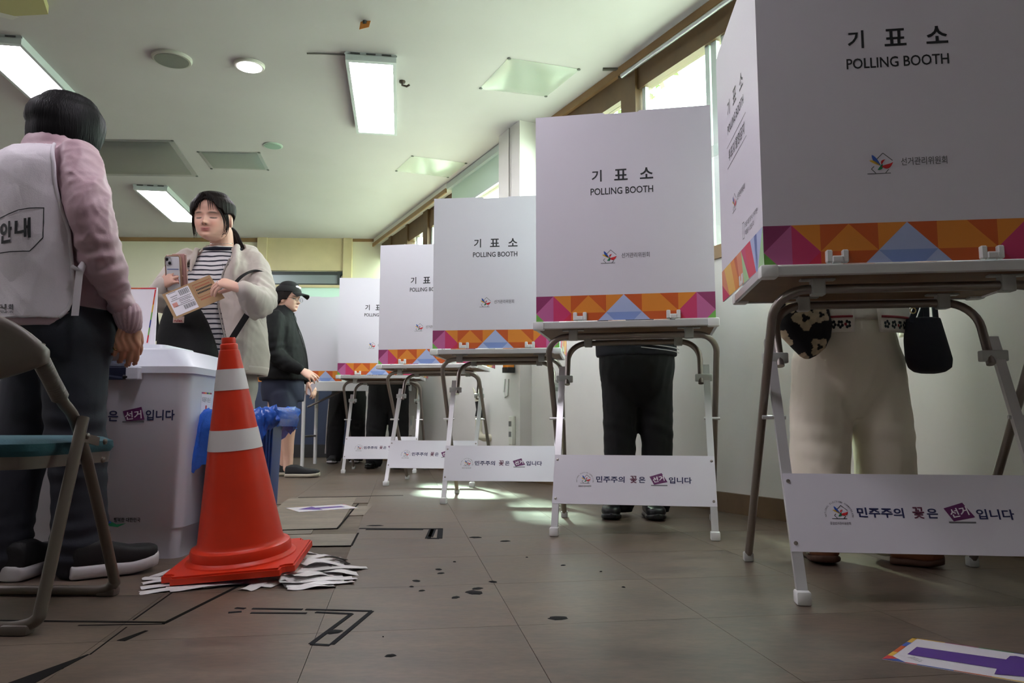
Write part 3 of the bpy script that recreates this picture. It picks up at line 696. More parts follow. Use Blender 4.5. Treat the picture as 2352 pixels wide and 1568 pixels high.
def make_table(tw=.74, td=.475):                          # local: front edge on y=0, floor z=0
    root = thing('voting_table', '-', 'table', (0, 0, 0), 'folding voting tables')
    h = tw / 2
    top = MB().box((-h + .004, .004, TH - .022), (h - .004, td - .004, TH - .001)).build('table_board', M_boardb, root)
    MB().box((-h + .005, .005, TH - .001), (h - .005, td - .005, TH)).build('laminate', M_tabletop, top)
    for a, b in (((-h, 0), (h, .012)), ((-h, td - .012), (h, td)), ((-h, .012), (-h + .012, td - .012)), ((h - .012, .012), (h, td - .012))):
        MB().rbox((a[0], a[1], TH - .026), (b[0], b[1], TH + .002), .003, seg=1).build('edge_strip', M_alur, root)
    for sx in (-1, 1):
        for y in (0, td):
            x0 = sx * h; a = (min(x0, x0 - sx * .04) - .003, (y - .004 if y == 0 else y - .04), TH - .029); b = (max(x0, x0 - sx * .04) + .003, (y + .04 if y == 0 else y + .004), TH + .005)
            MB().rbox(a, b, .006).build('corner_cap', M_wplas, root, smooth=True)
    wo, wi, ox = .345, .29, .022
    fz = TH - .05
    fy, ry = .075, td - .10
    of = [p + Vector((ox, 0, 0)) for p in u_frame(wo, fy, fz, .625, .012)]
    MB().tube(of, .0125, 10).build('outer_leg_frame', M_steel, root, smooth=True)
    inn = [p + Vector((ox, 0, 0)) for p in u_frame(wi, ry, fz, .30, .62)]
    MB().tube(inn, .0125, 10).build('inner_leg_frame', M_steel, root, smooth=True)
    ft, tp_ = Vector((0, .03, .0)), Vector((0, .335, .70))
    for sx in (-1, 1):
        x = ox + sx * .314
        MB().tube([Vector((x, ft.y, .014)), Vector((x, tp_.y, tp_.z))], .01, sq=(.027, .016), up=(0, 1, .4)).build('front_leg', M_alur, root)
        MB().rbox((x - .018, ft.y - .02, 0), (x + .018, ft.y + .024, .034), .005).build('foot_cap', M_wplas, root, smooth=True)
        MB().rbox((ox + sx * wo - .015, .605, 0), (ox + sx * wo + .015, .642, .03), .005).build('foot_cap', M_clearp, root, smooth=True)
        k = .645 / .70; c = lerp((x, ft.y, 0), (x, tp_.y, .70), k)
        MB().rbox((-.036, -.014, -.016), (.036, .016, .016), .004, Matrix.Translation(c + Vector((-sx * .012, .0, 0)))).build('clamp', M_clearp, root, smooth=True)
        pz = .47; yy = lerp((x, ft.y, 0), (x, tp_.y, .70), pz / .70).y
        MB().tube([Vector((x - sx * .02, yy, pz)), Vector((ox + sx * (wo + .014), yy, pz))], .006, 8).build('pivot_bolt', M_alur, root)
        for y, ww in ((fy, wo - .11), (ry, wi - .09)):
            MB().rbox((ox + sx * ww - .018, y - .016, fz - .018), (ox + sx * ww + .018, y + .016, TH - .022), .004).rbox((ox + sx * ww - .045, y - .012, TH - .028), (ox + sx * ww + .045, y + .012, TH - .022), .002).build('bracket', M_clearp, root)
    # sign plate screwed to the front legs
    d = (tp_ - ft).normalized(); nrm = Vector((0, -d.z, d.y)); lf = nrm * .011
    def sp(x, z): return Vector((x + ox, ft.y + (tp_.y - ft.y) * z / .70, z)) + lf
    z0, z1 = .118, .312
    sg_ = MB().prism([sp(-.328, z0), sp(.328, z0), sp(.326, z1), sp(-.326, z1)], nrm * .003).build('sign_plate', M_sign, root)
    up = d; n2 = nrm * .0036
    zc = (z0 + z1) / 2; C = lambda x, dz=0.: sp(x, zc) + up * dz + n2
    k = 1.0
    a = MB()
    for wd_, xx, ww, hh in (('민주주의', -.092, .116, .027), ('은', .036, .027, .026), ('입니다', .188, .090, .027)):
        add_text(MB(), wd_, C(xx), LX, up, width=ww, height=hh, bold=.024).build('lettering', M_navyink, sg_, fixn=False)
    add_text(MB(), '꽃', C(.002, .001), LX, up, width=.029, height=.031, bold=.02).build('flower_word', mat('flower_ink', s2l(96, 40, 66), .5), sg_, fixn=False)
    q = MB().poly([C(.066, .014), C(.115, .030), C(.138, -.008), C(.084, -.020)]); q.build('plum_box', M_plum, sg_, fixn=False)
    MB().poly([C(.072, -.0245), C(.137, -.0240), C(.137, -.0200), C(.072, -.0205)]).build('slot_line', M_inkg, sg_, fixn=False)
    r2 = (LX * math.cos(.22) + up * math.sin(.22)); u2 = (up * math.cos(.22) - LX * math.sin(.22))
    add_text(MB(), '선거', C(.1015, .0045) + nrm * .0004, r2, u2, width=.046, height=.024, bold=.02).build('box_word', M_white, sg_, fixn=False)
    e = emblem(MB(), C(-.196), LX, up, .038); e.build('emblem', PM, sg_, fixn=False)
    g = outline(MB(), C(-.196), LX, up, .038, .02)
    add_text(g, '중앙선거관리위원회', C(-.196, -.030), LX, up, width=.052, height=.008)
    word = 'NATIONAL ELECTION COMMISSION'
    for i_, ch in enumerate(word):
        if ch == ' ': continue
        t = PI * (1.05 - 1.1 * i_ / (len(word) - 1)); rd = LX * math.cos(t) + up * math.sin(t)
        add_text(g, ch, C(-.196, -.006) + rd * .034, rd.cross(nrm) * -1 if False else (LX * math.sin(t) - up * math.cos(t)), rd, height=.0042)
    g.build('caption', M_ink, sg_, fixn=False, kind='stuff')
    for x, z in ((-.314, z1 - .02), (.314, z1 - .02), (-.315, z0 + .02), (.315, z0 + .02)):
        MB().lathe([(.0055, 0), (.005, .0022), (.002, .003)], sp(x, z) + nrm * .003, 10, nrm).build('screw', M_steel, sg_, smooth=True)
    return root
tbl0 = make_table(); scr0 = make_screen(.03, .03)
def place_pair(tlabel, slabel, pl, pr, first=False, tbl=None, scr=None):
    """front corners of the table top, left and right"""
    c = (pl + pr) / 2; d = (pr - pl); a = math.atan2(d.y, d.x)
    t = tbl0 if first else copy_tree(tbl0); s = scr0 if first else copy_tree(scr0)
    fwd = Vector((-math.sin(a), math.cos(a), 0))
    t.location = (c.x, c.y, 0); t.rotation_euler = (0, 0, a); t['label'] = tlabel
    s.location = Vector((c.x, c.y, TH + .007)) + fwd * .016; s.rotation_euler = (0, 0, a); s['label'] = slabel
    return t, s
_l = Vector((.652, 1.948, 0)); _a = math.radians(-7.5)
place_pair('nearest folding voting table on the right, cut off by the picture edge', 'largest and nearest white cardboard voting screen with one wing in view', _l, _l + Vector((math.cos(_a), math.sin(_a), 0)) * .74, True)
def corner_pair(ul, vl, ur, vr):
    a, b = gp(ul, vl, TH), gp(ur, vr, TH); c = (a + b) / 2; d = (b - a).normalized(); d.z = 0
    ang = max(-.19, min(.19, math.atan2(d.y, d.x))); d = Vector((math.cos(ang), math.sin(ang), 0))
    return Vector((c.x, c.y, 0)) - d * .37, Vector((c.x, c.y, 0)) + d * .37
p = corner_pair(1232, 744, 1648, 729)
place_pair('second nearest folding voting table, a voter in black trousers standing behind it', 'second nearest white voting screen, a soft glare on its face', *p)
p = corner_pair(993, 803, 1283, 800)
place_pair('third folding voting table, in the middle of the row of five', 'third white voting screen, greyish, half hidden by the second one', *p)
p = corner_pair(866, 838, 1092, 835)
place_pair('fourth folding voting table, second from the far end of the row', 'fourth white voting screen, its second half hidden by the third', *p)
p = corner_pair(772, 862, 962, 862)
place_pair('fifth folding voting table, farthest one of the row', 'fifth and farthest white voting screen of the row, beside the man in the cap', *p)
# the wide booth against the far wall, wings spread
s6 = make_screen(math.radians(72), math.radians(66), False); s6['label'] = 'white voting screen with its wings spread wide, behind the man in the cap'
s6.location = (-1.91, 7.75, TH + .003); s6['group'] = 'white cardboard voting screens'
t6 = thing('wide_voting_table', 'wide white table under the spread screen near the far wall', 'table', (-1.72, 7.7, 0))
MB().rbox((-2.42, 7.70, TH - .03), (-1.02, 8.30, TH), .006).build('table_board', M_tabletop, t6)
MB().rbox((-2.42, 7.69, TH - .10), (-1.02, 7.705, TH - .005), .003).build('apron', M_wplas, t6)
for x in (-2.12, -1.07):
    for y in (7.74, 8.24):
        MB().tube([Vector((x, y, 0.0)), Vector((x, y, TH - .03))], .019, 10).build('leg', M_wplas, t6, smooth=True)
    MB().tube([Vector((x, 7.74, .30)), Vector((x, 8.24, .30))], .011, 8).build('stretcher', M_steel, t6)
for x0, x1 in ((-2.1, -1.66), (-1.08, -1.5)):
    MB().tube([Vector((x0, 7.80, .60)), Vector((x1, 7.95, TH - .03))], .011, 8).build('brace', M_steel, t6)

# ------------------------------------------------------------------ traffic cone on a wad of white tape
M_cone = mat('cone_orange', s2l(214, 48, 14), .42, var=.05, vscale=12, spec=.4)
M_refl = mat('reflective_band', s2l(232, 226, 228), .35, bump=.03, bscale=60)
CL = Vector((-.998, 2.175, .004)); E1 = Vector((.350, .03, .026)); E2 = Vector((.015, .315, .030))
CN = E1.cross(E2).normalized(); e1 = E1.normalized(); e2 = CN.cross(e1)
CC = CL + (E1 + E2) / 2
cone = thing('traffic_cone', 'orange traffic cone with two white reflective bands, tilted on white tape', 'cone', CC)
CM = Matrix(((e1.x, e2.x, CN.x, CC.x), (e1.y, e2.y, CN.y, CC.y), (e1.z, e2.z, CN.z, CC.z), (0, 0, 0, 1)))
bmx = bmesh.new(); bmesh.ops.create_cube(bmx, size=1)
for v in bmx.verts: v.co = Vector((v.co.x * .368, v.co.y * .362, .011 + v.co.z * .022))
bmesh.ops.bevel(bmx, geom=[e for e in bmx.edges if abs(e.verts[0].co.z - e.verts[1].co.z) > .01], offset=.035, segments=5, affect='EDGES')
bmesh.ops.bevel(bmx, geom=[e for e in bmx.edges if e.verts[0].co.z > .02 and e.verts[1].co.z > .02], offset=.005, segments=2, affect='EDGES')
MB().bm(bmx, CM).build('base_plate', M_cone, cone, smooth=True)
def clathe(prof, n=48):
    return MB().lathe(prof, (0, 0, 0), n).xform(CM)
clathe([(.160, .020), (.158, .026), (.150, .030), (.146, .034), (.1455, .052), (.142, .060), (.130, .064), (.126, .068), (.1225, .078), (.0300, .640), (.0285, .645), (.026, .646), (.0255, .662), (.024, .664), (.021, .665), (.0205, .680), (.019, .683)]).build('cone_body', M_cone, cone, smooth=True)
def cr(z): return .1225 + (.030 - .1225) * (z - .078) / (.640 - .078)
for z0, z1 in ((.525, .588), (.347, .408)):
    clathe([(cr(z0) + .0012, z0), (cr(z1) + .0012, z1)]).build('reflective_band', M_refl, cone, smooth=True)
M_wtape = mat('white_vinyl', s2l(226, 222, 222), .35, bump=.25, bscale=35, alpha=.93)
wad = thing('tape_wad', 'loose strips of white vinyl tape stuck under the orange cone', 'tape', gp(640, 1345))
def tape_strip(a, b, w0, w1, h0, h1, amp=.003, n=14, seed=0, arch=0.):
    rr = random.Random(seed); d = (b - a); L = d.length; d.normalize(); nn = Vector((-d.y, d.x, 0)); P = []
    ph = [rr.random() * 6 for _ in range(4)]
    for i in range(n):
        t = i / (n - 1); c = a + (b - a) * t; w_ = w0 + (w1 - w0) * t
        z = h0 + (h1 - h0) * t + arch * math.sin(PI * t) + amp * (1 + math.sin(9 * t + ph[0])) * .5
        row = []
        for k in range(4):
            s = (k / 3 - .5); e = (rr.random() - .5) * .01 if i in (0, n - 1) else 0
            row.append(c + nn * s * w_ + d * e + Vector((0, 0, z + amp * .7 * math.sin(5 * t + k * 1.7 + ph[1]))))
        P.append(row)
    top = MB().grid(P); nv = len(top.v)
    m = MB(); m.grid(P); m.grid([[p + Vector((0, 0, -.0008)) for p in r] for r in P])
    return m.build('tape_strip', M_wtape, wad, smooth='all')
def g0(u, v): return gp(u, v)
k = 0
for (u0, v0, u1, v1, wd, h1) in [(320, 1362, 470, 1347, .035, .004), (322, 1352, 460, 1336, .035, .006), (325, 1341, 450, 1330, .03, .006), (330, 1332, 440, 1322, .03, .004), (352, 1328, 430, 1302, .025, .003), (385, 1356, 560, 1338, .05, .006), (470, 1348, 600, 1338, .04, .006)]:
    tape_strip(g0(u0, v0), g0(u1, v1), wd * 1.3, wd * 1.5, .001 + .0006 * k, h1, .002, seed=k); k += 1
for (u0, v0, u1, v1, wd, h0_, ar) in [(640, 1338, 838, 1303, .03, .02, .012), (660, 1330, 820, 1318, .035, .018, .008), (640, 1345, 815, 1328, .04, .012, .004), (650, 1348, 812, 1336, .035, .004, .003), (660, 1352, 770, 1346, .03, .003, .003), (690, 1300, 790, 1285, .03, .03, .01), (700, 1310, 795, 1294, .03, .03, .014), (700, 1290, 745, 1279, .025, .03, .0),
                                      (690, 1318, 800, 1306, .045, .03, .02), (665, 1335, 760, 1325, .06, .022, .015)]:
    tape_strip(g0(u0, v0), g0(u1, v1), wd * 1.9, wd * 1.5, h0_, .002, .004, seed=k, arch=ar * .6); k += 1
for (u0, v0, u1, v1, wd) in [(560, 1357, 640, 1330, .045), (600, 1350, 660, 1325, .06), (680, 1350, 740, 1330, .05)]:
    tape_strip(g0(u0, v0), g0(u1, v1), wd, wd, .002, .010, .003, seed=k); k += 1
# crumpled sheet bulging out under the raised corner
P = []
for i in range(22):
    row = []
    for j in range(16):
        a, b = i / 21, j / 15
        p = g0(640, 1345) * (1 - a) * (1 - b) + g0(790, 1338) * a * (1 - b) + g0(690, 1290) * (1 - a) * b + g0(780, 1290) * a * b
        h = .028 * (1 - a) * math.sin(PI * min(1, b * .9 + .1)) + .012 * mnoise.noise(Vector((a * 7, b * 6, 3))) * (1 - a * .6) + .006 * mnoise.noise(Vector((a * 19, b * 15, 9)))
        row.append(Vector((p.x, p.y, .004 + max(0, h))))
    P.append(row)
MB().grid(P).build('crumpled_sheet', M_wtape, wad, smooth='all')

# ------------------------------------------------------------------ blue bin with a blue bag
BCX, BCY = -.985, 2.83
bin_ = thing('waste_bin', 'blue waste bin with a blue plastic bag behind the orange cone', 'bin', (BCX, BCY, 0))
M_bin = mat('bin_blue', s2l(28, 74, 158), .35, spec=.5)
M_bag = mat('bag_blue', s2l(42, 104, 214), .25, bump=.5, bscale=40, alpha=.9, spec=.6)
def rsq(c, hx, hy, r, z, n=6):
    out = []
    for sx, sy, a0 in ((1, 1, 0), (-1, 1, PI / 2), (-1, -1, PI), (1, -1, 1.5 * PI)):
        for k in range(n + 1):
            t = a0 + PI / 2 * k / n; out.append(Vector((c[0] + sx * (hx - r) + r * math.cos(t), c[1] + sy * (hy - r) + r * math.sin(t), z)))
    return out
def rloft(rings, cap0=True, cap1=True):
    m = MB(); n = len(rings[0]); fs = [(i * n + j, i * n + (j + 1) % n, (i + 1) * n + (j + 1) % n, (i + 1) * n + j) for i in range(len(rings) - 1) for j in range(n)]
    if cap0: fs.append(tuple(range(n))[::-1])
    if cap1: fs.append(tuple(range((len(rings) - 1) * n, len(rings) * n)))
    return m.add([p for r in rings for p in r], fs)
c = (BCX, BCY)
rloft([rsq(c, .092, .105, .03, 0), rsq(c, .106, .120, .035, .47), rsq(c, .110, .124, .035, .475), rsq(c, .110, .124, .035, .485), rsq(c, .100, .114, .03, .485), rsq(c, .085, .098, .03, .02)], True, True).build('body', M_bin, bin_, smooth=True)
for dx in (.03, .06, .09):
    for sy in (-1,):
        MB().tube([Vector((BCX + .094, BCY + sy * dx, .03)), Vector((BCX + .107, BCY + sy * dx * 1.2, .45))], .004, 8).build('rib', M_bin, bin_, smooth=True)
rings = []
prof = [(.09, .30), (.11, .44), (.119, .485), (.124, .500), (.132, .506), (.140, .500), (.145, .486), (.148, .470), (.150, .452), (.151, .434), (.150, .416), (.149, .40)]
for i, (h, z) in enumerate(prof):
    base = rsq(c, h - .016, h, min(.05, h * .4), z, 15); n = len(base); row = []
    for j, p in enumerate(base):
        t = 2 * PI * j / n; o = (p - Vector((BCX, BCY, z))).normalized(); k2 = max(0, i - 3)
        N1 = mnoise.noise(Vector((math.cos(t) * 3.2, math.sin(t) * 3.2, i * .25))); N2_ = mnoise.noise(Vector((math.cos(t) * 10, math.sin(t) * 10, i * .5))); N3 = abs(mnoise.noise(Vector((math.cos(t) * 6, math.sin(t) * 6, i * .8 + 7))))
        rt = max(0, math.cos(t + .3)) ** 2; lf_ = max(0, math.cos(t - PI * 1.3)) ** 3
        wv = (N1 * .012 + N2_ * .010 + N3 * .02) * min(1, k2 / 2) + .020 * rt * min(1, k2 / 3) * (1 + N2_)
        drop = -.016 * k2 * lf_ + N1 * .012 * k2 / 3 + .004 * k2 * rt
        row.append(p + o * (wv + .004 * k2 * lf_) + Vector((0, 0, drop + (N2_ * .012 if i > 2 else 0))))
    rings.append(row)
rloft(rings, False, False).build('bag', M_bag, bin_, smooth='all')

# ------------------------------------------------------------------ ballot box
M_bbox = mat('ballot_white', s2l(212, 214, 226), .32, spec=.5)
BX0, BX1, BY0, BY1 = -1.70, -1.118, 2.60, 3.02
box = thing('ballot_box', 'large white plastic ballot box with chamfered lid beside the orange cone', 'ballot box', ((BX0 + BX1) / 2, (BY0 + BY1) / 2, 0))
def oct_(x0, x1, y0, y1, ch, z, n=3):
    c = ((x0 + x1) / 2, (y0 + y1) / 2); return rsq(c, (x1 - x0) / 2, (y1 - y0) / 2, ch, z, n)
rloft([oct_(BX0 + .02, BX1 - .004, BY0 + .004, BY1 - .02, .035, 0), oct_(BX0 + .012, BX1, BY0, BY1 - .014, .035, .098), oct_(BX0 + .010, BX1 + .0035, BY0 - .003, BY1 - .01, .035, .102),
       oct_(BX0 - .01, BX1 + .014, BY0 - .012, BY1 + .012, .04, .625)]).build('body', M_bbox, box, smooth=True)
lid = rloft([oct_(BX0 - .02, BX1 + .024, BY0 - .022, BY1 + .022, .045, .622), oct_(BX0 - .02, BX1 + .024, BY0 - .022, BY1 + .022, .045, .645), oct_(BX0 - .012, BX1 + .014, BY0 - .012, BY1 + .012, .045, .650),
             oct_(BX0 + .02, BX1 - .030, BY0 + .012, BY1 - .02, .05, .705), oct_(BX0 + .05, BX1 - .055, BY0 + .03, BY1 - .05, .05, .712)]).build('lid', M_bbox, box, smooth=True)
rloft([oct_(BX0 + .10, BX1 - .10, BY0 + .05, BY1 - .08, .03, .708), oct_(BX0 + .11, BX1 - .11, BY0 + .06, BY1 - .09, .03, .728)]).build('slot_plate', M_bbox, lid, smooth=True)
lz = at(311, 857, 2.58)
MB().rbox((lz.x - .022, 2.555, .598), (lz.x + .022, 2.59, .642), .004).build('latch', M_bbox, box)
# dark security seal folded over lid and front
M_seal = mat('seal_navy', s2l(44, 48, 66), .25, spec=.6)
xs0, xs1 = -1.62, at(300, 830, 2.58).x
MB().prism([Vector((xs0, 2.573, .598)), Vector((xs1, 2.573, .598)), Vector((xs1, 2.573, .645)), Vector((xs1, 2.602, .704)), Vector((xs1 - .01, 2.64, .714)), Vector((xs0, 2.64, .714)), Vector((xs0, 2.602, .704)), Vector((xs0, 2.573, .645))], (0, -.003, .001)).build('seal_strip', M_seal, box)
MB().tube([Vector((xs1 - .012, 2.562, .607)), Vector((xs1 + .004, 2.562, .607))], .008, 10).build('seal_pin', mat('black_pin', s2l(20, 20, 22), .4), box, smooth=True)
sl = MB(); add_text(sl, '봉인지', Vector((xs1 - .055, 2.566, .692)), (1, 0, 0), (0, .5, .87), width=.07, height=.018)
for zz in (.675, .655, .640): sl.poly([Vector((xs0, 2.568 - .002, zz)), Vector((xs1 - .008, 2.568 - .002, zz)), Vector((xs1 - .008, 2.566, zz + .0012)), Vector((xs0, 2.566, zz + .0012))])
sl.build('seal_print', mat('seal_print', s2l(120, 126, 144), .4), box, fixn=False)
def fy_(z): return BY0 - .003 - .009 * (z - .1) / .525 - .0012
def ft_(body, u, v, wdt, hgt, m, nm, bold=.02, dz=0):
    p = at(u, v, 2.59); q = MB(); add_text(q, body, Vector((p.x, fy_(p.z), p.z)), (1, 0, 0), (0, -.017, 1), width=wdt, height=hgt, bold=bold)
    return q.build(nm, m, box, fixn=False)
W2 = 2.59 / FPX
ft_('민주주의', 155, 955, 100 * W2, 24 * W2, M_navyink, 'lettering'); ft_('꽃', 230, 955, 24 * W2, 26 * W2, mat('flower_ink', (.1, .02, .05), .5), 'flower_word'); ft_('은', 260, 955, 23 * W2, 24 * W2, M_navyink, 'lettering'); ft_('입니다', 368, 953, 66 * W2, 24 * W2, M_navyink, 'lettering')
q = [at(u, v, 2.588) for u, v in ((282, 944), (325, 934), (332, 963), (290, 967))]; MB().poly(q).build('plum_box', M_plum, box, fixn=False)
q = [at(u, v, 2.588) for u, v in ((281, 967), (331, 967), (331, 970), (281, 970))]; MB().poly(q).build('slot_line', M_inkg, box, fixn=False)
p = at(306, 953, 2.587); add_text(MB(), '선거', p, (1, 0, .12), (-.12, 0, 1), width=38 * W2, height=19 * W2, bold=.02).build('box_word', M_white, box, fixn=False)
ft_('행복한 대한민국', 290, 1194, 60 * W2, 10 * W2, M_ink, 'slogan')
sw = MB(); sw.cm = PK.index('egreen'); L = [at(u, v, 2.592) for u, v in ((240, 1185), (252, 1196), (268, 1204), (290, 1201), (270, 1210), (252, 1208), (240, 1198))]; sw.poly(L); sw.cm = PK.index('eblue'); sw.poly([at(u, v, 2.5915) for u, v in ((238, 1183), (246, 1190), (256, 1200), (246, 1203), (236, 1198))]); sw.build('swoosh', PM, box, fixn=False)
# notice on the right side of the box
sx_ = lambda z: BX1 + .0035 + .0105 * (z - .1) / .525 + .001
def sq_(y, z): return Vector((sx_(z), y, z))
MB().poly([sq_(2.70, .455), sq_(2.79, .455), sq_(2.79, .56), sq_(2.70, .56)]).build('side_notice', M_white, box, fixn=False)
q = MB()
for i_, cname in enumerate(('purple', 'red', 'orange', 'navy', 'green', 'plumr')):
    q.cm = PK.index(cname); y0 = 2.70 + .015 * i_; q.poly([sq_(y0, .556), sq_(y0 + .015, .556), sq_(y0 + .015, .562), sq_(y0, .562)])
for v_ in q.v: v_.x += .0004
q.build('notice_border', PM, box, fixn=False)
q = MB(); add_text(q, '투표용지 넣는곳', sq_(2.745, .535) + Vector((.0006, 0, 0)), (0, 1, 0), (0, 0, 1), width=.075, height=.018); q.build('notice_text', M_ink, box, fixn=False)
q = MB(); X = Vector((.0006, 0, 0)); q.poly([sq_(2.739, .515) + X, sq_(2.751, .515) + X, sq_(2.751, .49) + X, sq_(2.739, .49) + X]); q.poly([sq_(2.728, .492) + X, sq_(2.762, .492) + X, sq_(2.745, .466) + X]); q.build('notice_arrow', PAL['ered'], box, fixn=False)

# sign board standing on the box
sb = thing('sign_board', 'white sign board with a rainbow border and purple arrow standing on the ballot box', 'sign', (-1.52, 2.86, .728))
a, b = at(175, 775, 2.86), at(356, 775, 2.86); zt = at(300, 660, 2.86).z; zb = .742
MB().box((a.x, 2.86, zb), (b.x, 2.866, zt)).build('board', M_white, sb)
MB().rbox((a.x + .01, 2.835, .728), (b.x - .035, 2.875, zb + .004), .004).build('foot', M_bbox, sb)
q = MB(); fw = b.x - a.x; x1 = b.x - .004; yb = 2.8592
def seg(x0_, z0_, x1_, z1_, wd, cname, horiz):
    q.cm = PK.index(cname)
    q.poly([Vector((x0_, yb, z0_)), Vector((x1_, yb, z1_)), Vector((x1_, yb, z1_ + wd)), Vector((x0_, yb, z0_ + wd))] if horiz else [Vector((x0_, yb, z0_)), Vector((x0_ + wd, yb, z0_)), Vector((x1_ + wd, yb, z1_)), Vector((x1_, yb, z1_))])
cols = ['ered', 'dorange', 'eyellow', 'green', 'navy', 'green', 'ered', 'purple']
for i_ in range(7):
    z1_ = zt - .008 - (zt - zb - .02) * i_ / 7; z0_ = zt - .008 - (zt - zb - .02) * (i_ + 1) / 7; o = .022 / 7
    seg(x1 - .005 - o * (i_ + 1), z0_, x1 - .005 - o * i_, z1_, .005, cols[i_], False)
for i_ in range(5):
    seg(x1 - (fw * .2) * (i_ + 1), zt - .006, x1 - (fw * .2) * i_, zt - .006, .005, cols[(i_ // 2 + (1 if i_ else 0)) % 8], True)
q.build('rainbow_border', PM, sb, fixn=False)
q = MB(); xa = at(258, 730, 2.86).x; q.poly([Vector((xa, yb, .80)), Vector((xa + .065, yb, .755)), Vector((xa + .05, yb, .80))]); q.poly([Vector((xa + .012, yb, .80)), Vector((xa + .05, yb, .80)), Vector((xa + .05, yb, .86)), Vector((xa + .012, yb, .86))]); q.build('purple_arrow', mat('arrow_purple', s2l(84, 44, 140), .45), sb, fixn=False)
add_text(MB(), '투표함', Vector((a.x + .12, yb, .93)), (1, 0, 0), (0, 0, 1), width=.11, height=.03, bold=.02).build('lettering', M_ink, sb, fixn=False)

# ------------------------------------------------------------------ arrow sheets on the floor
M_sheet = mat('arrow_sheet', s2l(226, 222, 228), .3, spec=.5); M_arrow = mat('arrow_purple', s2l(84, 44, 140), .45)
def arrow_sheet(label, A, B, L, flip=False, z=.0):
    """A, B: the two corners of the tail end; the sheet runs off to the right of A->B"""
    A = A.copy(); B = B.copy(); A.z = B.z = z; wv = (B - A); W_ = wv.length; wv.normalize(); d = Vector((wv.y, -wv.x, 0))
    t = thing('arrow_sheet', label, 'floor arrow', (A + B) / 2, 'arrow sheets on the floor')
    P = lambda x, y, h=.0012: A + d * (x * L) + wv * (y * W_) + Vector((0, 0, h))
    MB().prism([P(0, 0, 0), P(1, 0, 0), P(1, 1, 0), P(0, 1, 0)], (0, 0, .001)).build('sheet', M_sheet, t)
    q = MB(); cs = ['ered', 'navy', 'dorange', 'eyellow', 'purple', 'egreen', 'eblue']
    for i_ in range(14):
        q.cm = PK.index(cs[i_ % 7]); q.poly([P(i_ / 14, 0), P((i_ + 1) / 14, 0), P((i_ + 1) / 14, .025), P(i_ / 14, .025)])
        q.cm = PK.index(cs[(i_ + 3) % 7]); q.poly([P(i_ / 14, .975), P((i_ + 1) / 14, .975), P((i_ + 1) / 14, 1), P(i_ / 14, 1)])
    for i_ in range(5):
        for x in (0, .992):
            q.cm = PK.index(cs[(i_ + 1) % 7]); q.poly([P(x, i_ / 5), P(x + .008, i_ / 5), P(x + .008, (i_ + 1) / 5), P(x, (i_ + 1) / 5)])
    q.cm = PK.index('red'); q.poly([P(0, 0, .0014), P(.045, 0, .0014), P(0, .22, .0014)]); q.cm = PK.index('navy'); q.poly([P(0.02, 0, .0016), P(.06, 0, .0016), P(.03, .12, .0016)])
    q.build('border', PM, t, fixn=False)
    ar = [(.14, .36), (.14, .64), (.58, .64), (.58, .90), (.90, .5), (.58, .10), (.58, .36)]
    MB().poly([P(x, y, .0016) for x, y in ar]).build('arrow', M_arrow, t, fixn=False)
    return t
A_, B_2 = gp(2026, 1514), gp(2097, 1465)
_t = (gp(2352, 1502) - B_2).normalized() + (gp(2330, 1566) - A_).normalized(); _t.normalize()
sh_ = thing('arrow_sheet', 'white floor sheet with a purple arrow at the lower right of the picture', 'floor arrow', (A_ + B_2) / 2, 'arrow sheets on the floor')
LL = .42
def sp_(x, y, h=.0012): return A_ + (B_2 - A_) * y + _t * LL * x + Vector((0, 0, h))
MB().prism([sp_(0, 0, 0), sp_(1, 0, 0), sp_(1, 1, 0), sp_(0, 1, 0)], (0, 0, .001)).build('sheet', M_sheet, sh_)
q = MB(); cs = ['ered', 'eblue', 'dorange', 'eyellow', 'purple', 'egreen', 'navy']
for i_ in range(7):
    q.cm = PK.index(cs[i_]); q.poly([sp_(i_ / 7, 0), sp_((i_ + 1) / 7, 0), sp_((i_ + 1) / 7, .025), sp_(i_ / 7, .025)])
    q.cm = PK.index(cs[(i_ + 3) % 7]); q.poly([sp_(i_ / 7, .975), sp_((i_ + 1) / 7, .975), sp_((i_ + 1) / 7, 1), sp_(i_ / 7, 1)])
for y0, y1, cn in ((.15, .33, 'eyellow'), (.33, .6, 'dorange'), (.6, .78, 'eblue'), (.78, 1, 'eyellow')): q.cm = PK.index(cn); q.poly([sp_(0, y0), sp_(.022, y0), sp_(.022, y1), sp_(0, y1)])
q.cm = PK.index('ered'); q.poly([sp_(0, 0, .0014), sp_(.10, 0, .0014), sp_(0.022, .16, .0014), sp_(0, .16, .0014)]); q.cm = PK.index('eblue'); q.poly([sp_(0, 0, .0016), sp_(.10, 0, .0016), sp_(.055, .09, .0016)])
q.build('border', PM, sh_, fixn=False)
ap = [gp(u, v) for u, v in ((2084, 1504), (2106, 1487), (2311, 1516), (2320, 1508), (2334, 1508))]; ap2 = [gp(u, v) for u, v in ((2284, 1550), (2290, 1537))]
tip = sp_(.93, .5, 0)
MB().poly([Vector((p.x, p.y, .0018)) for p in ap + [tip] + ap2]).build('arrow', M_arrow, sh_, fixn=False)
rt_ = _t; up_ = (B_2 - A_).normalized()
add_text(MB(), '중앙선거\n관리위원회', sp_(.12, .17, .0018), (rt_ * .8 - up_ * .6), (up_ * .8 + rt_ * .6), width=.030, height=.016).build('caption', M_ink, sh_, fixn=False)
a_, b_ = gp(672, 1172), gp(808, 1163); d_ = (b_ - a_); d_.z = 0; L_ = d_.length; d_.normalize(); n_ = Vector((-d_.y, d_.x, 0))
arrow_sheet('small white floor sheet with a purple arrow lying beyond the cone', b_ + n_ * .12, b_ - n_ * .10, L_, z=.001)

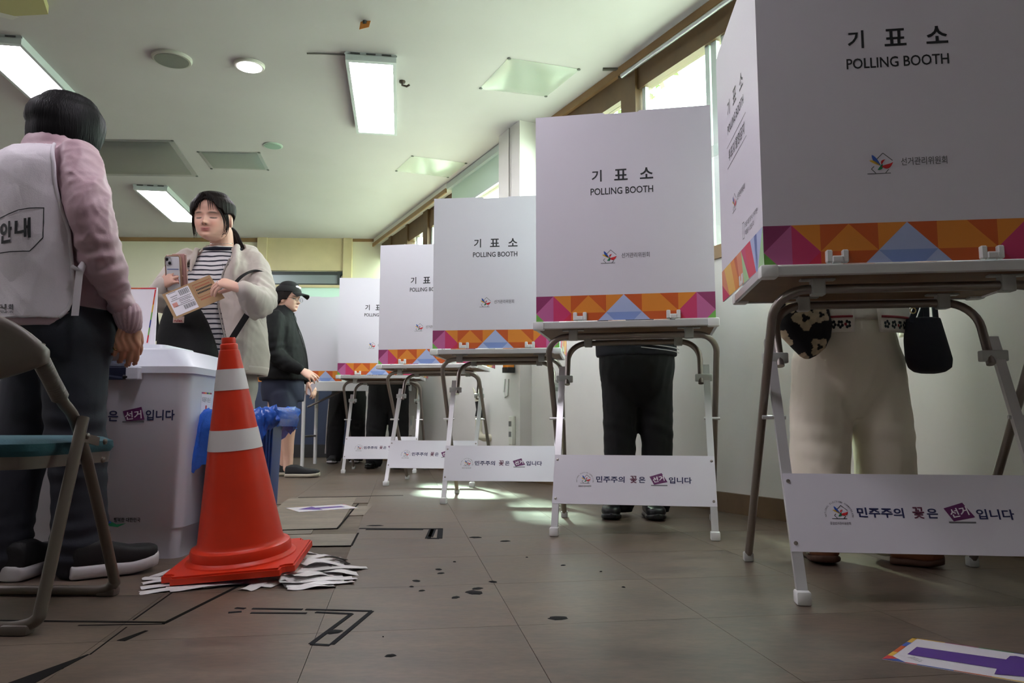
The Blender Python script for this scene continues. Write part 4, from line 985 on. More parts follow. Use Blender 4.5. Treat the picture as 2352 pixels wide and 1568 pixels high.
# ------------------------------------------------------------------ folding chair
M_cht = mat('chair_tube', s2l(92, 82, 73), .42, metal=.15); M_chs = mat('chair_plastic', s2l(98, 89, 82), .5, bump=.03, bscale=80)
M_teal = mat('chair_fabric', s2l(26, 70, 80), .85, bump=.15, bscale=200)
chair = thing('folding_chair', 'grey-brown folding chair with a teal padded seat at the left edge', 'chair', (-1.27, 1.85, 0))
XR, XL = -1.052, -1.50
def both(f):
    for sgn, x in ((1, XR), (-1, XL)): f(sgn, x)
def smooth_path(pts, n=5):
    P = [Vector(p) for p in pts]; out = []
    for i in range(len(P) - 1):
        p0, p1, p2, p3 = P[max(i - 1, 0)], P[i], P[i + 1], P[min(i + 2, len(P) - 1)]
        for k in range(n):
            t = k / n; out.append(.5 * ((2 * p1) + (p2 - p0) * t + (2 * p0 - 5 * p1 + 4 * p2 - p3) * t * t + (3 * p1 - p0 - 3 * p2 + p3) * t ** 3))
    return out + [P[-1]]
def yz(u, v, Y): p = at(u, v, Y); return p.y, p.z
ya, za = yz(100, 820, 1.68); yb_, zb_ = yz(128, 915, 1.77); yc, zc_ = yz(168, 1000, 1.86); yd, zd = 2.045, .07
front = [(XR, ya - .005, za + .03), (XR, ya, za), (XR, yb_, zb_), (XR, yc, zc_), (XR, yd, zd), (XR - .004, 2.058, .03), (XR - .035, 2.062, .015), (XR - .08, 2.062, .014)]
full = smooth_path(front) + [Vector((XL + XR - p.x, p.y, p.z)) for p in smooth_path(front)[::-1]]
MB().tube(full, .0135, 12).build('front_frame', M_cht, chair, smooth=True)
yt, zt_ = yz(133, 958, 1.83)
rear = [(XR + .022, yt, zt_), (XR + .022, 1.765, .25), (XR + .022, 1.712, .065), (XR + .018, 1.702, .03), (XR - .02, 1.698, .015), (XR - .07, 1.698, .014)]
full = smooth_path(rear) + [Vector((XL + XR - p.x, p.y, p.z)) for p in smooth_path(rear)[::-1]]
MB().tube(full, .0135, 12).build('rear_frame', M_cht, chair, smooth=True)
for x in (XR - .02, XL + .02):
    MB().rbox((x - .025, 2.05, 0), (x + .025, 2.085, .022), .006).build('foot_cap', M_chs, chair, smooth=True); MB().rbox((x - .03, 1.68, 0), (x + .03, 1.715, .022), .006).build('foot_cap', M_chs, chair, smooth=True)
for x in (XR, XL):      # coil sleeves at the back posts
    p0, p1 = Vector((x, ya, za)), Vector((x, yb_, zb_)); n = 20
    m = MB()
    prof = []
    for i in range(n * 4):
        t = i / (n * 4 - 1); prof.append(p0 + (p1 - p0) * t)
    m.tube(prof, [0.0165 + .0030 * math.sin(2 * PI * n * i / (n * 4 - 1)) for i in range(n * 4)], 14).build('coil_sleeve', M_chs, chair, smooth='all')
    MB().tube([Vector((x + (.012 if x == XR else -.012), yt + .0, zt_ - .045)), Vector((x + (.012 if x == XR else -.012), yc + .06, zt_ - .06))], .006, sq=(.006, .022), up=(0, 0, 1)).build('hinge_plate', M_cht, chair)
    for yy, zz in ((yt, zt_ - .045), (yc + .05, zt_ - .06), (yc + .045, zt_ - .105)):
        MB().lathe([(.008, 0), (.007, .004), (.003, .006)], Vector((x + (.033 if x == XR else -.033), yy, zz)), 12, (1 if x == XR else -1, 0, 0)).build('rivet', M_cht, chair, smooth=True)
def seatring(z, g, bulge=0): return [Vector((p.x, p.y, p.z)) for p in rsq(((XR + XL) / 2, 1.885), (XR - XL) / 2 - .02 + g, .195 + g, .06, z)]
rloft([seatring(.350, -.02), seatring(.352, 0), seatring(.382, .002)]).build('seat_pan', M_chs, chair, smooth=True)
rloft([seatring(.380, .002), seatring(.392, .008), seatring(.408, .006), seatring(.418, -.012), seatring(.422, -.05)]).build('seat_pad', M_teal, chair, smooth=True)
# moulded backrest
P = []; xc = (XR + XL) / 2; hw = (XR - XL) / 2 + .022
prof = []
N_ = 28
for i in range(N_ + 1):
    s = -1 + 2 * i / N_; x = xc + hw * s
    zt2 = za + .095 - .075 * max(0, abs(s) - .45) ** 2 / .3; zb2 = za - .065 + .05 * abs(s) ** 3
    prof.append((x, ya - .012 + .03 * (abs(s) ** 2) - .03, zb2, zt2))
m = MB(); rows = []
for x, y, z0_, z1_ in prof:
    zm = (z0_ + z1_) / 2; h2 = (z1_ - z0_) / 2; row = []
    for k in range(16):
        t = 2 * PI * k / 16; cy_, sy_ = math.cos(t), math.sin(t)
        row.append(Vector((x, y + .015 * math.copysign(abs(cy_) ** .6, cy_), zm + h2 * math.copysign(abs(sy_) ** .55, sy_))))
    rows.append(row)
rloft(rows).build('backrest', M_chs, chair, smooth='all')
for x in (XR - .075, XL + .075):
    MB().lathe([(.012, -.004), (.012, .001), (.005, .001), (.004, -.002)], Vector((x, ya - .0555, za - .025)), 14, (0, -1, 0)).build('screw_recess', M_chs, chair, smooth=True)

# ------------------------------------------------------------------ people: building blocks
def V3(*a): return Vector(a)
class Torso:
    """stack of super-elliptical rings: (z, cx, cy, half width, half depth, exponent); t=0 looks forward, t=90 degrees to the person's right"""
    def __init__(s, rings, yaw):
        s.R = np.array(sorted(rings), float); s.yaw = yaw
        s.f = Vector((math.sin(yaw), math.cos(yaw), 0)); s.r = Vector((math.cos(yaw), -math.sin(yaw), 0))
    def ring(s, z):
        R = s.R; z = min(max(z, R[0, 0]), R[-1, 0]); i = int(np.searchsorted(R[:, 0], z)) - 1; i = max(0, min(i, len(R) - 2))
        p0, p1, p2, p3 = R[max(i - 1, 0)], R[i], R[i + 1], R[min(i + 2, len(R) - 1)]
        t = (z - p1[0]) / (p2[0] - p1[0]); m1 = (p2 - p0) / max(p2[0] - p0[0], 1e-6) * (p2[0] - p1[0]); m2 = (p3 - p1) / max(p3[0] - p1[0], 1e-6) * (p2[0] - p1[0])
        h = (2 * t ** 3 - 3 * t ** 2 + 1) * p1 + (t ** 3 - 2 * t ** 2 + t) * m1 + (-2 * t ** 3 + 3 * t ** 2) * p2 + (t ** 3 - t ** 2) * m2
        return h
    def P(s, t, z, off=0.):
        _, cx, cy, a, b, e = s.ring(z); c, n = math.cos(t), math.sin(t)
        x = math.copysign(abs(n) ** (2 / e), n) * (a + off); y = math.copysign(abs(c) ** (2 / e), c) * (b + off)
        return Vector((cx, cy, z)) + s.r * x + s.f * y
    def mesh(s, off=0., n=40, k=26, z0=None, z1=None):
        z0 = s.R[0, 0] if z0 is None else z0; z1 = s.R[-1, 0] if z1 is None else z1
        return rloft([[s.P(2 * PI * j / n, z0 + (z1 - z0) * i / k, off) for j in range(n)] for i in range(k + 1)])
    def shell(s, t0, t1, z0, z1, off, th, n=36, k=24):      # open band as a closed thin solid; t0, t1 numbers or functions of z
        m = MB(); f0 = t0 if callable(t0) else (lambda z: t0); f1 = t1 if callable(t1) else (lambda z: t1)
        O = [[s.P(f0(z) + (f1(z) - f0(z)) * j / n, z, off + th) for j in range(n + 1)] for z in [z0 + (z1 - z0) * i / k for i in range(k + 1)]]
        I = [[s.P(f0(z) + (f1(z) - f0(z)) * j / n, z, off) for j in range(n + 1)] for z in [z0 + (z1 - z0) * i / k for i in range(k + 1)]]
        loop = [r + q[::-1] for r, q in zip(O, I)]
        return rloft(loop)
def limb(pts, rad, n=16, k=5):
    """tapering limb through the points with rounded ends"""
    P = smooth_path(pts, k); m = len(pts); R = []
    for i in range(len(P)):
        t = i / k; a = min(int(t), m - 2); f = t - a; R.append(rad[a] * (1 - f) + rad[min(a + 1, m - 1)] * f)
    d0 = (P[0] - P[1]).normalized(); d1 = (P[-1] - P[-2]).normalized()
    pre = [(P[0] + d0 * R[0] * math.sin(a), R[0] * math.cos(a)) for a in (1.45, 1.1, .6)]; post = [(P[-1] + d1 * R[-1] * math.sin(a), R[-1] * math.cos(a)) for a in (.6, 1.1, 1.45)]
    PP = [p for p, _ in pre] + P + [p for p, _ in post]; RR = [r for _, r in pre] + R + [r for _, r in post]
    return MB().tube(PP, RR, n)
def ellip(c, rx, ry, rz, M=None, n=20, k=14):
    m = rloft([[Vector((rx * math.sin(PI * i / k) * math.cos(2 * PI * j / n), ry * math.sin(PI * i / k) * math.sin(2 * PI * j / n), -rz * math.cos(PI * i / k))) for j in range(n)] for i in [.35] + list(range(1, k)) + [k - .35]])
    MM = Matrix.Translation(Vector(c)) @ (M if M is not None else Matrix.Identity(4))
    return m.xform(MM)
def fuse(mbs, voxel, smooth=4, fac=.5):
    m = MB()
    for q in mbs: m.add(q.v, q.f)
    me = m.mesh('fuse')
    bm = bmesh.new(); bm.from_mesh(me); bmesh.ops.recalc_face_normals(bm, faces=bm.faces[:]); bm.to_mesh(me); bm.free()
    o = bpy.data.objects.new('fuse', me); COL.objects.link(o)
    r = o.modifiers.new('r', 'REMESH'); r.mode = 'VOXEL'; r.voxel_size = voxel
    if smooth:
        sm = o.modifiers.new('s', 'SMOOTH'); sm.factor = fac; sm.iterations = smooth
    dg = bpy.context.evaluated_depsgraph_get(); out = bpy.data.meshes.new_from_object(o.evaluated_get(dg))
    bpy.data.objects.remove(o, do_unlink=True); bpy.data.meshes.remove(me)
    return out
def mesh_np(me):
    a = np.empty(len(me.vertices) * 3); me.vertices.foreach_get('co', a); n = np.empty_like(a); me.vertex_normals.foreach_get('vector', n)
    return a.reshape(-1, 3), n.reshape(-1, 3)
def set_np(me, V): me.vertices.foreach_set('co', np.ascontiguousarray(V, np.float32).ravel()); me.update()
def wrinkle(me, amp, freq, seed=0, stretch=(1, 1, .45), mask=None, ridge=True):
    """soft cloth folds: warped ridged waves"""
    V, N = mesh_np(me); r = np.random.default_rng(seed); D = np.zeros(len(V)); W = V * np.array(stretch)
    warp = sum(np.sin(W @ (r.normal(size=3) * freq * .6) + r.random() * 6)[:, None] * r.normal(size=3) for _ in range(4)) * (.35 / freq)
    W = W + warp
    for k in range(5):
        d = r.normal(size=3); d /= np.linalg.norm(d); w = np.sin(W @ d * freq * (1 + .5 * k) + r.random() * 6)
        D += ((1 - np.abs(w)) ** 2 - .35 if ridge else w) / (1 + .6 * k)
    D *= amp / 2
    if mask is not None: D *= mask(V)
    set_np(me, V + N * D[:, None])
def bend_folds(me, c, axis, amp, lam, rad, seed=0):
    """folds stacked along an axis round a bend such as an elbow or a knee"""
    V, N = mesh_np(me); d = V - np.array(c); a = np.array(Vector(axis).normalized()); s = d @ a; rr = np.linalg.norm(d, axis=1)
    ph = .5 * np.sin(d @ np.array([17., 11., 5.]) + seed) + .4 * np.sin(d @ np.array([-9., 23., 13.]) + seed * 2)
    D = amp * np.exp(-(rr / rad) ** 2) * np.sin(2 * PI * s / lam + ph * 2.2)
    set_np(me, V + N * D[:, None])
def finish(me, name, m, parent, colfn=None, smooth=True, sub=None):
    V, _ = mesh_np(me); o = np.array(origin(parent))
    if colfn is not None:
        c = np.ones((len(V), 4), np.float32); c[:, :3] = colfn(V); at_ = me.color_attributes.new('col', 'FLOAT_COLOR', 'POINT'); at_.data.foreach_set('color', c.ravel())
    set_np(me, V - o); me.materials.clear(); me.materials.append(m); me.name = name
    if smooth: me.shade_smooth()
    return link(name, me, parent)
def frame(fwd, up):
    f = Vector(fwd).normalized(); r = f.cross(Vector(up)).normalized(); u = r.cross(f)
    return r, f, u
# ---- head: rings from chin to crown with a modelled face. Local axes: right, forward, up
HZ = np.array([-.02, .0, .04, .10, .18, .28, .38, .48, .58, .68, .78, .87, .94, .985, 1.0])
HW = np.array([.05, .10, .17, .235, .285, .315, .335, .345, .35, .35, .335, .285, .205, .10, .02])
HF = np.array([.26, .32, .375, .40, .405, .405, .40, .385, .395, .405, .385, .325, .235, .12, .02])
HB = np.array([.00, .02, .04, .06, .12, .24, .35, .42, .46, .48, .46, .40, .28, .13, .02])
def face_relief(x, z, k=1.):
    """how far the face stands out at (x, z) in head units"""
    G = lambda x0, z0, sx, sz: np.exp(-((x - x0) / sx) ** 2 - ((z - z0) / sz) ** 2)
    ax = np.abs(x); GA = lambda x0, z0, sx, sz: np.exp(-((ax - x0) / sx) ** 2 - ((z - z0) / sz) ** 2)
    d = .075 * G(0, .325, .050, .040) + .050 * G(0, .375, .038, .07) + .022 * G(0, .45, .034, .07)      # nose tip, bridge
    d += .030 * GA(.052, .318, .026, .024)                                                              # nostril wings
    d += -.045 * GA(.155, .455, .085, .050) + .030 * GA(.155, .462, .062, .034)                         # sockets, lids
    d += .020 * GA(.15, .545, .11, .035)                                                                # brow
    d += .018 * G(0, .210, .055, .015) + .020 * G(0, .174, .048, .016) - .022 * G(0, .194, .070, .006)  # lips
    d += -.016 * G(0, .255, .10, .016) - .018 * G(0, .128, .09, .022) + .026 * G(0, .065, .08, .04)     # chin
    d += .024 * GA(.20, .32, .09, .09)                                                                  # cheeks
    return d * k
def head_mesh(c, H, fwd, up, wide=1., n=72, k=64, relief=1.):
    r, f, u = frame(fwd, up); rows = []
    for i in range(k + 1):
        z = -.02 + 1.02 * (i / k); w_ = np.interp(z, HZ, HW) * wide; ff = np.interp(z, HZ, HF); bb_ = np.interp(z, HZ, HB); row = []
        for j in range(n):
            t = 2 * PI * j / n; s_, c_ = math.sin(t), math.cos(t); x = w_ * math.copysign(abs(s_) ** .92, s_); y = (ff if c_ > 0 else bb_ + .02) * c_
            if c_ > 0: y += float(face_relief(np.array(x), np.array(z), relief)) * c_ ** .7
            row.append(Vector(c) + (r * x + f * y + u * z) * H)
        rows.append(row)
    return rloft(rows)
def ear_mesh(c, H, fwd, up, sg, wide=1.):
    r, f, u = frame(fwd, up); p = Vector(c) + (r * sg * .352 * wide + f * -.03 + u * .40) * H
    M = Matrix(((r.x, f.x, u.x, 0), (r.y, f.y, u.y, 0), (r.z, f.z, u.z, 0), (0, 0, 0, 1))) @ Matrix.Rotation(sg * -.35, 4, 'Z') @ Matrix.Rotation(.15, 4, 'X')
    return ellip(p, .036 * H, .075 * H, .140 * H, M, 14, 10)
def skin_colour(c, H, fwd, up, base, lips, brow=(.02, .015, .012), brows=True, lash=True, blush=.12, eye_open=False):
    r, f, u = frame(fwd, up); c = np.array(c); r_, f_, u_ = map(np.array, (r, f, u)); base = np.array(base); lips = np.array(lips); brow = np.array(brow)
    def fn(V):
        d = (V - c) / H; x = d @ r_; y = d @ f_; z = d @ u_; ax = np.abs(x); col = np.tile(base, (len(V), 1)); front = (y > .12) & (z > -.1) & (z < 1)
        def mix(w, cc):
            w = np.clip(w * front, 0, 1)[:, None]; col[:] = col * (1 - w) + np.array(cc) * w
        mix(blush * np.exp(-((ax - .20) / .10) ** 2 - ((z - .31) / .08) ** 2), base * np.array([1.05, .70, .68]))
        mix(.25 * np.exp(-(x / .06) ** 2 - ((z - .32) / .05) ** 2), base * np.array([1.0, .78, .74]))
        mx = np.clip(1.3 - np.abs(x) / .088, 0, 1)
        mix(np.clip(2.2 * mx * np.exp(-((z - .212 + .1 * x * x) / .014) ** 2) + 2.0 * mx * np.exp(-((z - .172) / .016) ** 2), 0, .8), lips)
        mix(1.2 * np.clip(1.3 - np.abs(x) / .085, 0, 1) * np.exp(-((z - .194) / .006) ** 2), lips * .25)
        if brows: mix(.95 * np.exp(-((ax - .155) / .085) ** 4) * np.exp(-((z - .548 + .25 * (ax - .14) ** 2 * 4) / .016) ** 2), brow)
        if lash: mix(1.5 * np.exp(-((ax - .155) / .068) ** 6) * np.exp(-((z - .432 - .35 * (ax - .155) ** 2 * 4) / .012) ** 2), brow * .5)
        if eye_open:
            mix(1.2 * np.exp(-((ax - .155) / .06) ** 6) * np.exp(-((z - .452) / .014) ** 2), (.6, .58, .55)); mix(1.5 * np.exp(-((ax - .155) / .024) ** 4) * np.exp(-((z - .452) / .016) ** 4), (.01, .008, .006))
            mix(1.5 * np.exp(-((ax - .155) / .068) ** 6) * np.exp(-((z - .470) / .007) ** 2), brow * .6)
        mix(1.2 * np.exp(-((ax - .035) / .016) ** 2 - ((z - .292) / .012) ** 2), base * .18)
        return col
    return fn
FIN = []
def finger_ring(pts, R, m_, parent, t=.55, th=.0014):
    a, b = pts[0], pts[1]; c = a + (b - a) * t; d = (b - a).normalized(); e1_ = d.orthogonal().normalized(); e2_ = d.cross(e1_)
    return MB().tube([c + (e1_ * math.cos(k) + e2_ * math.sin(k)) * R for k in [2 * PI * i / 20 for i in range(21)]], th, 6).build('ring', m_, parent, smooth='all')
def hand(wrist, fdir, dorsal, size=1., curl=(.5, .55, .6, .65), spread=.10, thumb=(.75, .65, -.35), tcurl=.25, side=1, knuckle=None):
    """fdir: along the fingers, dorsal: out of the back of the hand; side=+1 puts the thumb towards fdir x dorsal"""
    y = Vector(fdir).normalized(); z = (Vector(dorsal) - y * Vector(dorsal).dot(y)).normalized(); x = y.cross(z) * side
    w0 = Vector(wrist); S = size; out = []
    L = lambda a, b, c: w0 + (x * a + y * b + z * c) * S
    rings = []
    for b, hw, ht, cx in ((-.012, .026, .019, 0), (.0, .027, .0185, 0), (.02, .032, .018, .001), (.05, .039, .0165, .001), (.075, .0405, .0145, .0), (.090, .038, .011, -.001), (.097, .030, .006, -.001)):
        rings.append([L(cx + hw * math.copysign(abs(math.cos(t)) ** .75, math.cos(t)), b, ht * math.copysign(abs(math.sin(t)) ** .85, math.sin(t))) for t in [2 * PI * k / 20 for k in range(20)]])
    out.append(rloft(rings))
    tips = []
    for i, (bx_, by_, ln, rd) in enumerate(((.029, .086, .072, .0086), (.0095, .091, .080, .0088), (-.0105, .088, .074, .0084), (-.029, .079, .058, .0074))):
        cv = curl[i] if isinstance(curl, (list, tuple)) else curl
        c3 = cv if isinstance(cv, (list, tuple)) else (cv, cv * 1.15, cv * .8)
        sp = spread * (1.5 - i) / 1.5; p = L(bx_, by_ - .008, .002); ang = 0.; pts = [p]; rs = [rd * 1.12]
        for j, fr in enumerate((.47, .30, .23)):
            ang += c3[j]; d = (y * math.cos(ang) - z * math.sin(ang)); d = (d + x * math.sin(sp)).normalized(); p = p + d * (ln * fr + (.008 if j == 0 else 0)) * S; pts.append(p); rs.append(rd * (1, .92, .76)[j])
        out.append(limb(pts, [r * S for r in rs], 10, 4)); tips.append(pts)
    p = L(.024, .022, -.006); d = (x * thumb[0] + y * thumb[1] + z * thumb[2]).normalized(); pts = [p]; rs = [.0135, .0120, .0105, .0082]
    for j, ln in enumerate((.036, .032, .024)):
        dd = (d + (y * .6 - x * .6) * tcurl * j - z * .15 * j * tcurl).normalized(); p = p + dd * ln * S; pts.append(p)
    out.append(limb(pts, [r * S for r in rs], 10, 4)); FIN[:] = tips
    return out
def shoe_mesh(heel, toe, wdt=.088, h=.085, ankle=.05, sole=.025, toe_up=.01, z=0.):
    """upper and sole as two solids; heel and toe points on the ground"""
    a, b = Vector(heel), Vector(toe); a.z = b.z = z; d = (b - a); L = d.length; d.normalize(); r = Vector((d.y, -d.x, 0))
    prof = [(0, .30, .75), (.04, .38, .95), (.15, .42, 1.), (.32, .42, .98), (.5, .42, .72), (.68, .47, .56), (.82, .48, .46), (.93, .38, .36), (1., .18, .22)]
    def ring(t, hw, top, z0, z1):
        c = a + d * L * t; out = []
        for k in range(18):
            q = 2 * PI * k / 18; cs, sn = math.cos(q), math.sin(q)
            out.append(c + r * hw * wdt * math.copysign(abs(cs) ** .6, cs) + Vector((0, 0, (z0 + z1) / 2 + (z1 - z0) / 2 * math.copysign(abs(sn) ** .6, sn) + toe_up * max(0, t - .7) / .3)))
        return out
    up = rloft([ring(t, hw, tp, sole * .6, sole + h * tp) for t, hw, tp in prof])
    so = rloft([ring(t, hw * 1.08, 1, .0, sole) for t, hw, _ in [(-.012, .30, 1)] + prof[1:-1] + [(1.012, .22, 1)]])
    return up, so
def strands(roots, rad, m_, name, parent, n=6):
    mb = MB()
    for pts in roots:
        P = smooth_path(pts, 4); k = len(P); mb.tube(P, [max(.0006, rad * (1 - (i / (k - 1)) ** 2.2)) for i in range(k)], n)
    return mb.build(name, m_, parent, smooth='all')
M_skin = vcmat('skin', .5, sss=.06)
def hair_mat(name, col, rough=.5):
    m = mat(name, col, rough, spec=.10); nt = m.node_tree; b = nt.nodes['Principled BSDF']
    tc = nt.nodes.new('ShaderNodeTexCoord'); mp = nt.nodes.new('ShaderNodeMapping'); mp.inputs['Scale'].default_value = (220, 220, 9); n = nt.nodes.new('ShaderNodeTexNoise'); n.inputs['Scale'].default_value = 1; n.inputs['Detail'].default_value = 3
    bp = nt.nodes.new('ShaderNodeBump'); bp.inputs['Strength'].default_value = .5; bp.inputs['Distance'].default_value = .004
    nt.links.new(tc.outputs['Object'], mp.inputs[0]); nt.links.new(mp.outputs[0], n.inputs['Vector']); nt.links.new(n.outputs['Fac'], bp.inputs['Height']); nt.links.new(bp.outputs[0], b.inputs['Normal'])
    return m
M_hair = hair_mat('black_hair', (.006, .0055, .006)); M_hair2 = hair_mat('dark_brown_hair', (.014, .010, .009))
def hair_cap(c, H, fwd, up, lower, off, wide=1., n=64, k=26, top=1.075, groove=.006, back=1.0):
    """hair as a thick cap; lower(t) gives the height of its edge at the azimuth t (0 = face), off(t, z) its thickness in head units"""
    r, f, u = frame(fwd, up); O = []; I = []
    for i in range(k + 1):
        ro, ri = [], []
        for j in range(n):
            t = 2 * PI * j / n; s_, c_ = math.sin(t), math.cos(t); z0 = lower(t); q = i / k; z = z0 + (top - z0) * (1 - (1 - q) ** 1.5)
            zz = min(z, .985) if z > 0 else 0.0; zq = max(zz, .42) if z < .42 else zz
            e = max(0., min(1., (top - z) / .10)) ** .5 if z > top - .10 else 1.
            w_ = np.interp(zq, HZ, HW) * wide; ff = np.interp(zq, HZ, HF); bb_ = np.interp(zq, HZ, HB) * back
            o = off(t, z) + groove * math.sin(t * 31 + 3 * math.sin(z * 7)) + groove * .6 * math.sin(t * 53)
            if z > .9: sc = math.sqrt(max(0., 1 - ((z - .9) / (top - .9)) ** 2)); w_ = np.interp(.9, HZ, HW) * wide * sc; ff = np.interp(.9, HZ, HF) * sc; bb_ = np.interp(.9, HZ, HB) * sc; o = o * sc
            x = s_ * (w_ + o); y = c_ * ((ff if c_ > 0 else bb_) + o)
            ro.append(Vector(c) + (r * x + f * y + u * z) * H); x2 = s_ * max(.01, w_ + o - .06); y2 = c_ * max(.01, (ff if c_ > 0 else bb_) + o - .06)
            ri.append(Vector(c) + (r * x2 + f * y2 + u * (z - .02 * (i > 0))) * H)
        O.append(ro); I.append(ri)
    m = MB(); nr = O + I[::-1]
    return rloft(I[::-1] + O, False, True)

# ------------------------------------------------------------------ people
def px(P):
    d = P.y * math.cos(PITCH) + (P.z - CAMZ) * math.sin(PITCH); w_ = -P.y * math.sin(PITCH) + (P.z - CAMZ) * math.cos(PITCH)
    return 1176 + FPX * P.x / d, 784 - FPX * w_ / d
class Decal:
    """finds the place (t, z) on a garment's surface for a spot read off the photograph"""
    def __init__(s, T, off, t0, t1, z0, z1, n=90, k=60):
        s.T = T; s.off = off; g = []
        for i in range(n + 1):
            for j in range(k + 1):
                t = t0 + (t1 - t0) * i / n; z = z0 + (z1 - z0) * j / k; u, v = px(T.P(t, z, off)); g.append((u, v, t, z))
        s.g = np.array(g)
    def tz(s, u, v):
        g = s.g; d = (g[:, 0] - u) ** 2 + (g[:, 1] - v) ** 2; k = np.argsort(d)[:40]; W_ = 1 / (4 + d[k]); A = np.c_[np.ones(40), g[k, 0] - u, g[k, 1] - v] * W_[:, None]
        sol, *_ = np.linalg.lstsq(A, g[k, 2:] * W_[:, None], rcond=None); return float(sol[0, 0]), float(sol[0, 1])
    def p(s, u, v, lift=.0): t, z = s.tz(u, v); return s.T.P(t, z, s.off + lift)
    def text(s, mb, body, u, v, wpx, hpx, bold=.02, slant=0., lift=.001):
        vs, fs = text_mesh(body, bold); xs = [q.x for q in vs]; ys = [q.y for q in vs]; x0, x1, y0, y1 = min(xs), max(xs), min(ys), max(ys)
        mb.add([s.p(u + ((q.x - x0) / (x1 - x0) - .5) * wpx, v - ((q.y - y0) / (y1 - y0) - .5) * hpx - slant * ((q.x - x0) / (x1 - x0) - .5) * wpx, lift) for q in vs], fs)
    def line(s, mb, pts, wpx, lift=.001, n=6):
        for (a, b), (c, d) in zip(pts[:-1], pts[1:]):
            L = math.hypot(c - a, d - b); nx, ny = -(d - b) / L * wpx / 2, (c - a) / L * wpx / 2
            for k in range(n):
                q = [(a + (c - a) * e, b + (d - b) * e) for e in (k / n, (k + 1) / n)]
                mb.poly([s.p(q[0][0] - nx, q[0][1] - ny, lift), s.p(q[1][0] - nx, q[1][1] - ny, lift), s.p(q[1][0] + nx, q[1][1] + ny, lift), s.p(q[0][0] + nx, q[0][1] + ny, lift)])
def person(label, loc): return thing('person', label, 'person', loc)
SK1 = s2l(214, 168, 146)

# ================================================================ the guide in the white vest (seen from behind)
g = person('woman in a white vest over a pink jacket seen from behind at the left', (-1.41, 2.33, 0))
yawg = math.radians(30)
TG = Torso([(.735, -1.425, 2.33, .178, .145, 2.3), (.85, -1.435, 2.33, .182, .145, 2.3), (1.0, -1.46, 2.32, .188, .142, 2.3), (1.15, -1.485, 2.32, .192, .135, 2.4), (1.235, -1.49, 2.32, .186, .120, 2.4), (1.285, -1.475, 2.325, .145, .10, 2.2), (1.325, -1.452, 2.335, .088, .082, 2.), (1.36, -1.447, 2.34, .070, .070, 2.)], yawg)
armp = [at(180, 368, 2.25), at(190, 420, 2.225), at(214, 500, 2.20), at(232, 590, 2.22), at(252, 637, 2.25), at(273, 682, 2.28), at(294, 726, 2.31)]
armr = [.066, .070, .066, .062, .057, .046, .037]
lsh = TG.P(-PI / 2, 1.22, -.05)
larm = [lsh, lsh + V3(-.06, .0, -.16), lsh + V3(-.08, .04, -.30), lsh + V3(-.03, .18, -.42)]
collar = Torso([(1.285, -1.455, 2.33, .115, .100, 2.), (1.315, -1.450, 2.335, .108, .100, 2.), (1.345, -1.447, 2.34, .095, .092, 2.), (1.372, -1.444, 2.345, .086, .086, 2.), (1.378, -1.444, 2.345, .080, .080, 2.)], yawg)
jk = fuse([TG.mesh(0, z0=.745), limb(armp, armr, 20), limb(larm, [.068, .066, .058, .04], 18), collar.mesh(0, k=8)], .007, 5)
cm_ = lambda V: np.clip((1.335 - V[:, 2]) / .05, 0.1, 1); wrinkle(jk, .014, 16, 3, (1, 1, .9), cm_); wrinkle(jk, .007, 38, 4, (1, 1, .8), cm_)
for p_, ax, am in ((at(232, 590, 2.22), (.25, 0, -1), .004), (at(262, 655, 2.26), (.45, .3, -.8), .005), (at(285, 700, 2.3), (.4, -.2, -1), .004)): bend_folds(jk, p_, ax, am, .045, .09, am * 900)
M_pink = mat('pink_jacket', s2l(180, 148, 158), .55, sheen=.1, bump=.06, bscale=250)
finish(jk, 'jacket', M_pink, g)
cf = fuse([limb([at(292, 718, 2.305), at(298, 742, 2.315)], [.040, .036], 20)], .004, 2); V_, N_2 = mesh_np(cf)
ang = np.arctan2(V_[:, 1] - 2.31, V_[:, 0] - at(295, 730, 2.31).x); set_np(cf, V_ + N_2 * (.0022 * np.sin(ang * 16))[:, None]); finish(cf, 'cuff', M_pink, g)
# skirt of the jacket: hem band
TG.shell(0, 2 * PI, .735, .775, -.004, .012, 48, 4).build('hem_band', M_pink, g, smooth='all')
# body: head, neck, arms and hands under the clothes
gc = V3(-1.437, 2.345, 1.292); gH = .200; gf = V3(.66, .74, -.12); gu = V3(.03, .08, 1)
wr = at(297, 738, 2.315)
parts_ = [head_mesh(gc, gH, gf, gu, 1.0, 48, 44), ear_mesh(gc, gH, gf, gu, 1), limb([gc + V3(.0, .0, .06), V3(-1.443, 2.342, 1.30), V3(-1.45, 2.33, 1.2)], [.042, .050, .08], 18),
          limb([V3(-1.45, 2.33, 1.2), V3(-1.42, 2.33, .8)], [.10, .11], 16), limb([V3(-1.45, 2.33, 1.2)] + armp, [.07] + [r * .55 for r in armr], 14), limb([armp[-1], wr], [.024, .025], 14)]
parts_ += hand(wr, (-.04, .04, -1), (.62, -.78, .05), .95, [(.30, .6, .4), (.34, .65, .4), (.40, .7, .4), (.46, .75, .45)], .05, (.45, .9, -.5), .3, -1)
GF = list(FIN); bg_ = fuse(parts_, .0031, 2)
V_, N_2 = mesh_np(bg_); hm = (V_[:, 2] < .78) & (V_[:, 2] > .60)
set_np(bg_, V_ + N_2 * (hm * .0012 * np.sin(V_[:, 0] * 380 + 2 * np.sin(V_[:, 2] * 90)))[:, None])
finish(bg_, 'body', M_skin, g, skin_colour(gc, gH, gf, gu, s2l(190, 136, 110), s2l(150, 80, 76)))
finger_ring(GF[3], .0088, mat('gold', (.7, .45, .12), .25, metal=1), g, .6, .0022)
